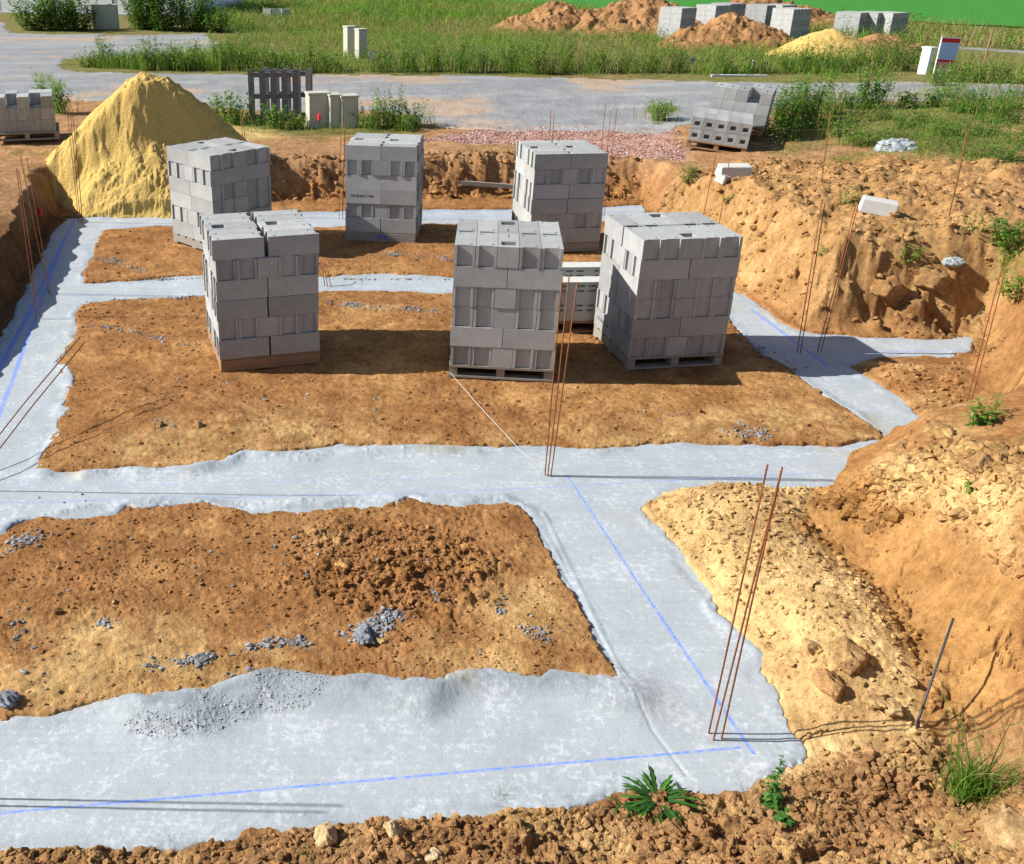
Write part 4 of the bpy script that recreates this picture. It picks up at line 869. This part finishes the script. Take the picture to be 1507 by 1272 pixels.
# advertising board beside the road
p = at(1386, 116, .72); r = empty("advertising_board", (p[0], p[1], .68), -.12, label="upright white and blue advertising board with a red band beyond the road", cat="sign")
r.scale = (.64, .64, .84); r.rotation_euler = (math.radians(-4), math.radians(3), .12); m = MB(); m.box(-.42, 0, 0, .42, .05, 1.25); m.build("board", WHITE, r)
m = MB(); m.box(-.38, -.006, .58, .38, -.002, 1.1); m.build("upper_panel", SIGNB, r); m = MB(); m.box(-.38, -.006, .07, .38, -.002, .36); m.build("lower_panel", SIGNB, r)
m = MB(); m.box(-.41, -.008, .37, .41, -.003, .60); rb = m.build("red_band", RED, r); m = MB(); m.box(-.40, -.006, 1.10, .40, -.002, 1.22); m.build("top_stripe", RED, r)
text_mesh("PEONNAY", .15, WHITE, rb, Matrix.Translation((0, -.0105, .47)) @ Matrix.Rotation(math.pi/2, 4, 'X'), "lettering")
m = MB(); m.box(-.40, .052, 0, -.36, .09, 1.2); m.build("post", DARKM, r); m = MB(); m.box(.36, .052, 0, .40, .09, 1.2); m.build("post", DARKM, r)
def peg(px, py, h, z, label, m1=PALE, r_=.015, disc=None, cap=None):
    p = gp(px, py); g = p.z; m = MB(); m.tube([(0, 0, -.05), (.01, 0, h)], r_, 6)
    rt = empty("marker_peg", (p[0], p[1], g), 0, label=label, cat="marker"); m.build("stake", m1, rt)
    if disc:
        V = [(math.cos(t)*disc, -.02, h+math.sin(t)*disc) for t in np.linspace(0, 2*math.pi, 15)[:-1]]; V2 = [(a, b+.012, c) for a, b, c in V]; n = 14
        mm = MB(); mm.add(V+V2+[(0, -.02, h), (0, -.008, h)], [(i, (i+1) % n, n+(i+1) % n, n+i) for i in range(n)]); mm.T = [np.array([(28, (i+1) % n, i) for i in range(n)]+[(29, n+i, n+(i+1) % n) for i in range(n)])]; mm.build("disc", PALEST, rt)
    if cap: mm = MB(); mm.tube([(0, 0, h-.01), (.0, 0, h+.1)], .028, 8); mm.build("cap", cap, rt)
peg(549, 97, .3, .5, "small round grey disc marker in the grass beyond the road", disc=.14); peg(1017, 104, .28, .6, "small round marker in the weeds at the road edge", disc=.09); peg(1106, 104, .3, .6, "thin white marker stick in the roadside weeds", WHITE, .03)
peg(470, 190, .18, .6, "short peg with a red cap before the widest cream box", DARKM, cap=ORANGE); peg(61, 322, .02, .0, "bright red marker tag on the shaded soil at the left bank", DARKM, cap=ORANGE)
peg(1444, 108, 1.1, .7, "leaning wooden survey stake right of the advertising board", WARM, .025)
m = MB(); p = at(1087, 112, .62); m.box(-.75, -.1, 0, .75, .1, .05); o = m.build("kerb_stone", BLOCK); o.location = (p[0], p[1], .6); o.rotation_euler[2] = -.03; tag(o, "low pale kerb stone lying on the far road edge", "kerb stone")
# crumpled clear plastic film
p = gp(1318, 222); V0, F0 = I3; n = fbm(V0[:, 0]*2+V0[:, 2], V0[:, 1]*2-V0[:, 2]*1.4, 2.2, 4, 700); V = np.round(V0*2.2+.4*n[:, None], 0)*.0+V0*(1+.35*n)[:, None]*[.32, .2, .15]
o = npmesh("plastic_sheet", V, F0, PLAST, None, False); o.location = (p.x, p.y, p.z+.03); tag(o, "crumpled clear plastic sheet on the weedy far heap", "plastic sheet")
p = gp(1400, 397); o = npmesh("plastic_sheet", V*.35, F0, PLAST, None, False); o.location = (p.x, p.y, p.z+.02); tag(o, "small scrap of clear plastic on the right heap face", "plastic sheet")
m = MB()
for i in range(14): a_ = at(1500+i*2, 128, .9); m.tube([(a_[0], a_[1]-.3, .8+.02*i), (a_[0]+1.6, a_[1]+rng.uniform(-.3, .3), .85+.02*i)], .012, 5)
tag(m.build("bar_bundle", RUST, None, True), "bundle of dark rusty bars at the far right road edge", "steel bars")

# ---------------------------------------------------------------- vegetation
GREEN = np.array([(.085, .19, .022), (.12, .25, .03), (.19, .29, .04), (.06, .14, .02)]); DRY = np.array([(.34, .27, .13), (.25, .20, .08), (.28, .25, .10)])
def blades(P, hgt, wid, lean, cols, nseg=3):
    n = len(P); az = rng.uniform(0, 2*math.pi, n); ld = rng.uniform(0, 2*math.pi, n); L = rng.uniform(.2, 1, n)*lean*hgt
    V = np.zeros((n, nseg+1, 2, 3)); sx, sy = np.cos(az), np.sin(az)
    for k in range(nseg+1):
        t = k/nseg; w = wid*(1-t)**.8*(.6 if k == 0 else 1)*.5
        cx = P[:, 0]+np.cos(ld)*L*t*t; cy = P[:, 1]+np.sin(ld)*L*t*t; cz = P[:, 2]+hgt*(t-.25*lean*t*t)
        for s, sg in ((0, -1), (1, 1)): V[:, k, s, 0] = cx+sg*w*sx; V[:, k, s, 1] = cy+sg*w*sy; V[:, k, s, 2] = cz
    b = (np.arange(n)*(nseg+1)*2)[:, None]; Q = np.concatenate([b+np.array([[2*k, 2*k+1, 2*k+3, 2*k+2]]) for k in range(nseg)], 0)
    return V.reshape(-1, 3), Q, np.repeat(cols, (nseg+1)*2, 0)
def leaves(P, D, ln, wd_, cols, droop=.3):
    # folded leaf: two quads along a direction D
    n = len(P); D = D/np.linalg.norm(D, axis=1, keepdims=True); S_ = np.cross(D, np.array([0, 0, 1.])); S_ /= np.linalg.norm(S_, axis=1, keepdims=True)+1e-6
    up = np.cross(S_, D); ln = np.asarray(ln)[:, None]; wd_ = np.asarray(wd_)[:, None]
    mid = P+D*ln*.5+up*ln*.04; tip = P+D*ln-np.array([0, 0, 1.])*ln*droop; l = P+D*ln*.45-S_*wd_*.5+up*wd_*.15; r = P+D*ln*.45+S_*wd_*.5+up*wd_*.15
    V = np.stack([P, l, mid, r, tip], 1).reshape(-1, 3); b = (np.arange(n)*5)[:, None]
    T = np.concatenate([b+np.array([[0, 2, 1]]), b+np.array([[0, 3, 2]]), b+np.array([[1, 2, 4]]), b+np.array([[2, 3, 4]])], 0)
    return V, T, np.repeat(cols, 5, 0)
def pick(pal, n, v=.25): return pal[rng.integers(0, len(pal), n)]*rng.uniform(1-v, 1+v, (n, 1))
def weed_parts(cx, cy, cz, rad_, hgt, ns, leaf, tone=1., dry=.15, flow=None):
    """a leafy weed: stems fanning from the root with leaves along them"""
    SV = []; SQ = []; SC = []; n = 0; LP = []; LD = []
    for i in range(ns):
        a = rng.uniform(0, 2*math.pi); rr = rad_*rng.uniform(0, .5); h = hgt*rng.uniform(.5, 1); out = rad_*rng.uniform(.2, 1)
        b = np.array([cx+math.cos(a)*rr, cy+math.sin(a)*rr, cz-.02]); t = np.array([cx+math.cos(a)*out, cy+math.sin(a)*out, cz+h])
        P_, Q_, C_ = blades(b[None], np.array([h]), max(.006, .012*hgt), .01, pick(GREEN, 1)*.9); d = (t-b); k = (P_[:, 2]-b[2])/h; P_[:, :2] += (d[:2][None]*k[:, None]); SV.append(P_); SQ.append(Q_+n); SC.append(C_); n += len(P_)
        m_ = int(6+h/leaf*2.2)
        for u in rng.random(m_)**.8:
            LP.append(b+d*u); aa = rng.uniform(0, 2*math.pi); LD.append((math.cos(aa), math.sin(aa), rng.uniform(-.1, .8)))
    LP = np.array(LP); LD = np.array(LD); m_ = len(LP); pal = pick(GREEN, m_); dm = rng.random(m_) < dry; pal[dm] = pick(DRY, m_)[dm]
    LV, LT, LC = leaves(LP, LD, leaf*rng.uniform(.6, 1.3, m_), leaf*rng.uniform(.3, .5, m_), pal*tone)
    return (np.concatenate(SV), np.concatenate(SQ), np.concatenate(SC)), (LV, LT, LC)
def weed(px, py, hgt, rad_, ns, leaf, label, cat="weed", group=None, z=None, tone=1., dry=.12, grass=0, name="weed_plant", parts=True):
    if z is None: p = gp(px, py)
    else: a = at(px, py, z); p = Vector((a[0], a[1], hz(*a)))
    (sv, sq, sc), (lv, lt, lc) = weed_parts(0, 0, 0, rad_, hgt, ns, leaf, tone, dry)
    if grass:
        q = rng.normal(0, rad_*.6, (grass, 2)); P_ = np.concatenate([q, np.full((grass, 1), -.02)], 1); gv, gq, gc = blades(P_, hgt*rng.uniform(.4, 1, grass), .010+.008*hgt, .6, np.where(rng.random((grass, 1)) < .35, pick(DRY, grass), pick(GREEN, grass)))
        sq = np.concatenate([sq, gq+len(sv)]); sv = np.concatenate([sv, gv]); sc = np.concatenate([sc, gc])
    o = npmesh(name, np.concatenate([sv, lv]), [sq, lt+len(sv)], LEAF, None, False, np.concatenate([sc, lc])); o.location = p; return tag(o, label, cat, group)
G1 = "leafy weeds along the near road edge"
for px, py, h, rd, ns, lf, lb in [(348,182,.62,.42,26,.10,"broad leafy weed left of the upright pallets"),(318,176,.5,.32,16,.09,"tall thin weed at the left end of the roadside weeds"),(408,188,.42,.3,18,.10,"bright leafy weed growing through the upright pallets"),(436,190,.35,.25,14,.08,"low weed between the pallets and the widest cream box"),
 (543,188,.5,.35,18,.08,"weed against the right cream box"),(575,186,.7,.4,24,.09,"tallest weed right of the cream boxes"),(610,186,.5,.3,20,.08,"weed at the right end of the roadside weeds"),(590,192,.3,.3,16,.08,"low weed in front of the tallest roadside weed"),
 (970,178,.42,.3,22,.08,"round weed alone left of the tilted stack"),(1150,188,.85,.4,34,.09,"tall weed right of the tilted stack"),(1185,180,.9,.45,40,.1,"dense dark weed between the tilted stack and the leafy row"),(1128,200,.3,.25,14,.08,"low weed at the foot of the tilted stack"),
 (1278,160,.75,.4,34,.11,"thick leafy weed at the middle of the right road edge"),(1250,160,.35,.25,14,.09,"small weed left of the thick leafy weed"),(1335,158,.3,.22,14,.12,"left broad leafed plant at the right road edge"),(1372,158,.34,.24,16,.12,"right broad leafed plant at the right road edge"),
 (62,140,.3,.2,10,.12,"bright green leaves above the left edge stack"),(88,166,.6,.3,20,.1,"tall grassy weed left of the sand heap"),(1465,180,.5,.5,24,.08,"weed clump on the far right slope"),(1410,165,.4,.4,22,.08,"weed clump behind the crumpled plastic sheet"),(1235,200,.4,.4,22,.07,"weed clump at the left foot of the weedy slope")]:
    weed(px, py, h*1.1, rd*1.1, int(ns*1.5), lf, lb, group=G1, grass=60 if ns > 15 else 30)
for px, py, h, rd, ns, lf, lb in [(1010,268,.3,.25,14,.06,"grassy weed on the corner of the dug edge"),(1335,385,.22,.2,14,.06,"weed on the face of the right heap"),(1210,380,.15,.08,6,.05,"tiny weed on the near side of the right heap"),(1480,372,.35,.3,20,.07,"weed high on the right heap at the frame edge"),(1495,440,.3,.28,24,.07,"dark weed on the right heap beside the tall bars"),
 (1072,300,.15,.1,6,.05,"small tuft below the loose pale block"),(1245,300,.2,.2,10,.05,"tuft of weed by the bar on the heap"),(1440,345,.2,.25,14,.05,"low weed patch left of the frame edge on the heap"),(246,208,.3,.16,10,.06,"small weed growing on the sand heap's right foot"),(237,238,.2,.14,8,.06,"lower small weed on the sand heap"),(390,228,.2,.1,5,.04,"wispy weed between the back stacks"),
 (1440,624,.16,.14,10,.075,"broad leafed weed at the far end of the right bank"),(1467,612,.2,.08,5,.04,"thin upright weed at the right frame edge behind the bank"),(1425,722,.10,.04,4,.04,"small sprig on the sandy bank top")]:
    weed(px, py, h, rd, ns, lf, lb, group="small weeds on the soil heaps")
for i, (px, py, h, rd) in enumerate([(1160,205,.4,.4),(1200,188,.7,.45),(1222,168,.75,.4),(1300,175,.35,.4),(1330,190,.3,.4),(1355,180,.35,.35),(1400,145,.4,.35),(1430,165,.75,.5),(1450,200,.35,.45),(1485,160,.8,.5),(1500,210,.4,.45),(1260,215,.35,.4),(1475,235,.3,.4),(1390,200,.3,.4)]):
    weed(px, py, h, rd, 26, .07, ["weed left of the tilted stack's shadow tip","weed behind the first bar on the far heap","tall weed touching the first bar on the far heap","low weed in front of the thick leafy weed","low weed left above the plastic sheet","low weed right above the plastic sheet","weed right of the two broad leafed plants","second weed right of the two broad leafed plants","weed on the slope right of the plastic sheet","upper weed at the right frame edge by the road","lower weed at the right frame edge on the slope","weed between the bar and the plastic sheet","lowest weed on the far right slope","weed just right of the plastic sheet"][i], group="weeds on the right slope", grass=70, dry=.2)
# far bushes
G2 = "dark bushes before the white building"
for px, py, h, rd, ns, lf, lb in [(50,44,1.3,1.1,90,.2,"leftmost dark bush before the white building"),(90,44,1.9,1.3,120,.2,"second dark bush, left of the far utility box"),(120,44,1.3,.9,70,.2,"low bush touching the far utility box"),(212,42,2.4,1.3,140,.2,"tall dark bush right of the far utility box"),(245,44,1.6,1.2,110,.2,"lower bush right of the tall dark bush"),(285,44,1.7,1.3,120,.2,"rightmost dark bush at the end of the white building"),(320,46,1.0,1.0,60,.18,"light green bush trailing off right of the dark bushes")]:
    weed(px, py, h, rd, ns, lf, lb, "bush", G2, z=.5, tone=.85, dry=.03, name="bush")
G3 = "weeds on the strip between the roads"
for i, (px, py, h) in enumerate([(128,98,.5),(155,96,.9),(178,100,.5),(205,102,.7),(222,104,1.0),(250,103,.9),(270,105,.7),(290,100,.8),(325,104,1.1),(350,102,1.0),(365,106,.9)]):
    weed(px, py, h, .45, 26, .12, ["leftmost weed","second weed from left","third weed from left","fourth weed from left","fifth weed from left","middle weed","seventh weed from left","eighth weed from left","ninth weed from left","second weed from right","rightmost weed"][i]+" on the strip between the two roads", group=G3, z=.5, dry=.25, grass=80)
G4 = "weeds along the meadow's near edge"
for i, (px, h) in enumerate([(395,.9),(425,.7),(455,.9),(490,.6),(560,.8),(600,1.0),(640,.9),(675,1.0),(715,.8),(750,.9),(785,1.1),(830,1.1),(880,.8),(920,.7),(960,.9),(1000,.7),(1060,.7),(1110,.6),(1160,.7),(1190,.9),(1225,.8),(1260,.9),(1300,1.1),(1330,.9)]):
    weed(px, 108+.01*(px-700)+rng.uniform(-4, 0), h, .5, 24, .11, f"{'shoulder high' if h > .95 else 'knee high'} weed {['below the white boxes','under the small earth mound','beneath the long earth mound','in the middle of the meadow edge','near the advertising board'][min(4, i*5//24)]}, meadow edge", group=G4, z=.55, tone=.85, dry=.2, grass=90)
weed(808, 110, .6, .35, 40, .06, "round dead brown bush at the meadow's near edge", "bush", z=.55, dry=1., tone=.45)
for px, py in [(1405,125),(1440,128),(1470,130),(1380,132)]: weed(px, py, .55, .4, 24, .1, {1405:"weed at the foot of the advertising board, right side",1440:"weed around the leaning survey stake",1470:"weed right of the leaning survey stake",1380:"low weed before the advertising board"}[px], group=G4, z=.72, grass=60)
# meadow
MEAD = W([(330,46,.5),(330,112,.5),(700,113,.5),(1000,116,.55),(1300,120,.65),(1345,118,.7),(1335,76,.6),(1150,70,.5),(880,50,.45),(700,14,.4),(300,14,.5)]); MEAD2 = W([(290,30,.5),(300,-6,.5),(640,-16,.4),(760,4,.4),(900,20,.4),(1350,42,.4),(1700,75,.5),(1700,90,.6),(1350,68,.6),(1150,58,.5),(880,45,.45),(330,46,.5)])
VV = []; QQ = []; CC_ = []; n = 0
for poly, cnt, h0, h1, wd0 in ((MEAD, 60000, .12, .5, .02), (W([(1345,70,.6),(1345,118,.7),(1700,150,.8),(1900,130,.8),(1500,100,.7),(1420,82,.65)]), 9000, .12, .5, .02), (MEAD2, 42000, .25, .7, .04), (W([(110,92,.5),(120,106,.5),(380,110,.5),(390,70,.5),(330,62,.5),(310,82,.5)]), 9000, .15, .6, .02)):
    q = sample_poly(poly, cnt, .28, n % 97); sd = sdf(poly, q[:, 0], q[:, 1], 3)+1.2*fbm(q[:, 0], q[:, 1], .8, 3, 811); q = q[sd > .35]; cnt = len(q); z = height(q[:, 0], q[:, 1], fine=False); t = fbm(q[:, 0], q[:, 1], .25, 3, 801); t2 = fbm(q[:, 0], q[:, 1], .7, 3, 805)
    cols = pick(GREEN*[1.25, 1.1, 1.1], cnt); k = (rng.random(cnt) < np.clip(.34+t*1.1, .06, .85)); cols[k] = pick(DRY, cnt)[k]
    V, Q, c = blades(np.stack([q[:, 0], q[:, 1], z-.02], 1), (h0+(h1-h0)*rng.random(cnt)**1.5)*(1+.6*t2), wd0, .7, cols, 2); VV.append(V); QQ.append(Q+n); CC_.append(c); n += len(V)
TT = []
for poly, cnt, hh_, lf in ((MEAD, 900, .55, .10), (MEAD2, 500, .7, .15), (_GRN[1], 110, .3, .06), (_GRN[4], 110, .3, .06)):
    q = sample_poly(poly, cnt, .25, 40+n % 7); hgt = hh_*rng.uniform(.35, 1.2, cnt); k = 34; zq = height(q[:, 0], q[:, 1], fine=False); u = rng.random((cnt, k)); sp = .12+.22*hgt[:, None]
    P_ = np.stack([q[:, :1]+rng.normal(0, 1, (cnt, k))*sp*.6, q[:, 1:]+rng.normal(0, 1, (cnt, k))*sp*.6, zq[:, None]+u*hgt[:, None]], -1).reshape(-1, 3)
    az = rng.uniform(0, 6.283, cnt*k); D = np.stack([np.cos(az), np.sin(az), rng.uniform(-.1, .9, cnt*k)], 1)
    base = GREEN[rng.integers(0, 4, cnt)]*rng.uniform(.6, 1.2, (cnt, 1)); dm = rng.random(cnt) < .15; base[dm] = DRY[rng.integers(0, 3, cnt)][dm]*.8; cols = np.repeat(base, k, 0)*rng.uniform(.8, 1.2, (cnt*k, 1))
    V, T_, c = leaves(P_, D, lf*rng.uniform(.6, 1.3, cnt*k), lf*.4*np.ones(cnt*k), cols); VV.append(V); TT.append(T_+n); CC_.append(c); n += len(V)
tag(npmesh("meadow_grass", np.concatenate(VV), [np.concatenate(QQ), np.concatenate(TT)], LEAF, None, False, np.concatenate(CC_)), "tall green and straw coloured meadow grass beyond the road", "grass", kind="stuff")
VV = []; QQ = []; CC_ = []; n = 0
for poly, cnt, h0, h1, wd0 in ([(p, 3200, .03, .22, .010) for p in _GRN]+[(W([(440,200,.6),(620,195,.6),(620,215,.6),(440,212,.6)]), 2500, .03, .1, .008), (W([(1150,220,.7),(1507,215,1.),(1507,260,1),(1200,250,.8)]), 2500, .03, .14, .01), (W([(900,235,.6),(1040,250,.6),(1030,290,.7),(960,275,.6)]), 900, .03, .14, .008), (W([(700,212,.6),(940,225,.6),(940,245,.6),(640,238,.6)]), 900, .03, .1, .008), (W([(0,208,.7),(75,215,.7),(60,240,.6),(0,235,.7)]), 500, .03, .1, .008)]):
    q = sample_poly(poly, cnt, .3, n % 91); sd = sdf(poly, q[:, 0], q[:, 1], 3)+.7*fbm(q[:, 0], q[:, 1], 1.6, 3, 813); q = q[sd > .2]; cnt = len(q); z = height(q[:, 0], q[:, 1]); cols = pick(GREEN*[1.3, 1.15, 1.], cnt); k = rng.random(cnt) < .22; cols[k] = pick(DRY, cnt)[k]
    V, Q, c = blades(np.stack([q[:, 0], q[:, 1], z-.01], 1), h0+(h1-h0)*rng.random(cnt)**1.5, wd0, .8, cols, 2); VV.append(V); QQ.append(Q+n); CC_.append(c); n += len(V)
tag(npmesh("short_grass", np.concatenate(VV), np.concatenate(QQ), LEAF, None, False, np.concatenate(CC_)), "short patchy grass greening the upper ground and heaps", "grass", kind="stuff")
# near plants
def rosette(px, py, n_, ln, label):
    p = gp(px, py, fine=False); r = empty("rosette_plant", p+Vector((0, 0, .03)), 0, label=label, cat="weed"); VV = []; TT = []; CC = []; k = 0
    for i in range(n_):
        a = rng.uniform(0, 2*math.pi); L = ln*rng.uniform(.45, 1.15); e = rng.uniform(.1, .75); ns = 9; V = []; S_ = np.array([-math.sin(a), math.cos(a), 0])
        for j in range(ns+1):
            t = j/ns; c = np.array([math.cos(a)*L*t, math.sin(a)*L*t, L*e*(t-.62*t*t*1.1)]); w = L*.07*math.sin(math.pi*min(1, t*.92+.08))**.8*(1.0 if j % 2 else .5)
            V += [c-S_*w+[0, 0, w*.3], c, c+S_*w+[0, 0, w*.3]]
        for j in range(ns): TT += [(k+3*j, k+3*j+1, k+3*j+4, k+3*j+3), (k+3*j+1, k+3*j+2, k+3*j+5, k+3*j+4)]
        VV += V; k += len(V); CC += [pick(np.array([(.05, .15, .025), (.07, .19, .03), (.035, .11, .02)]), 1)[0]]*len(V)
    npmesh("leaves", np.array(VV), np.array(TT), LEAF, r, True, np.array(CC)); return r
rosette(965, 1186, 80, .19, "spiky dark green rosette plant at the near footing edge"); rosette(915, 1190, 7, .12, "few flat leaves left of the spiky rosette plant")
def stalk(px, py, h, label, n_=60, lf=.045, ang_=.0, top=None):
    p = gp(px, py, fine=False); r = empty("leafy_stalk_plant", p, 0, label=label, cat="weed"); LP = []; LD = []; m = MB()
    for s in range(5):
        a = rng.uniform(0, 2*math.pi); hh = h*(1 if s == 0 else rng.uniform(.3, .6)); d = np.array([math.cos(a)*.25, math.sin(a)*.2, 1.])*hh if s else np.array([-.02, .02, 1.])*hh
        m.tube([(0, 0, -.02), tuple(d*.5), tuple(d)], [.004, .003, .0015], 5)
        for u in rng.random(n_//(1 if s == 0 else 2)):
            LP.append(d*u); aa = rng.uniform(0, 2*math.pi); LD.append((math.cos(aa), math.sin(aa), rng.uniform(0, .7)))
    LP = np.array(LP); LD = np.array(LD); sc = (1.15-LP[:, 2]/h*.75); k = len(LP)
    npmesh("foliage", *leaves(LP, LD, lf*sc*rng.uniform(.7, 1.4, k), lf*.55*sc, pick(np.array([(.05, .15, .03), (.08, .20, .03)]), k))[:2], LEAF, r, False, np.repeat(pick(np.array([(.05, .15, .03), (.08, .20, .03)]), k), 5, 0))
    m.build("stem", LEAFST, r, True); return r
LEAFST = m_flat("green_stem", (.12, .18, .04), .1, 10)
stalk(1135, 1192, .34, "leafy upright stalk plant right of the rosette, at the near footing corner"); stalk(1150, 1222, .14, "low leafy plant in front of the upright stalk plant", 26, .05)
def tuft(px, py, n_, h, label, lean=.5, wid=.004, cols=GREEN, seedheads=False, spread=.03):
    p = gp(px, py, fine=False); q = rng.normal(0, spread, (n_, 2)); P_ = np.concatenate([q, np.full((n_, 1), -.02)], 1); V, Q, c = blades(P_, h*rng.uniform(.4, 1, n_), wid, lean, pick(cols, n_), 6)
    r = npmesh("grass_tuft", V, Q, LEAF, None, False, c); r.location = p; tag(r, label, "grass tuft"); return r
tuft(1425, 1165, 240, .32, "thick green grass tuft at the right foreground", .7, .006, spread=.06); tuft(1425, 1165, 30, .85, "tall thin grass stalks rising over the clay face at the right", .75, .008, cols=np.array([(.08, .14, .03), (.20, .24, .08)]), spread=.05)
tuft(735, 1192, 22, .30, "dry wispy grass tuft on the front footing edge", .5, .005, cols=np.array([(.16, .17, .10), (.30, .25, .15), (.1, .12, .05)]), spread=.02)
tuft(1095, 1190, 5, .36, "two dark dry grass stalks left of the leafy stalk plant", .6, .005, cols=np.array([(.12, .10, .07)]), spread=.02)
tuft(290, 1262, 3, .22, "thin pale grass stalk at the bottom left over the footing", .5, .004, cols=DRY*.8, spread=.01); tuft(455, 1268, 7, .22, "few bent grass stalks left of the pointed stone", .6, .004, cols=GREEN, spread=.02); tuft(512, 1270, 5, .16, "short grass stalks between the two pale stones", .6, .004, cols=GREEN, spread=.02)
tuft(1385, 735, 5, .14, "single green grass sprig on the sandy bank top", .5, .010, cols=GREEN*1.3, spread=.008); tuft(1413, 722, 6, .08, "small green sprig right of the grass sprig on the bank", .6, .008, spread=.01)
tuft(1440, 480, 14, .5, "arching pale grass hanging in front of the heap's dark hollow", .9, .005, cols=DRY, spread=.06); tuft(1490, 1160, 40, .3, "grass at the right frame edge beside the thick tuft", .8, .005, spread=.06); tuft(1390, 1250, 12, .2, "sparse grass between the clods at the bottom right", .9, .004, spread=.04); tuft(1220, 1215, 8, .3, "long bent pale grass stalk lying over the clods", 1.2, .003, cols=DRY, spread=.02); tuft(92, 1272, 8, .1, "small green sprout at the bottom left edge", .4, .008, spread=.01)

# ---------------------------------------------------------------- render settings
sc = bpy.context.scene; sc.view_settings.view_transform = 'Standard'; sc.view_settings.look = 'None'; sc.view_settings.exposure = 0.76; sc.view_settings.gamma = 1
sc.render.engine = 'CYCLES'; sc.cycles.max_bounces = 5; sc.cycles.diffuse_bounces = 3; sc.cycles.transparent_max_bounces = 4; sc.cycles.use_denoising = True
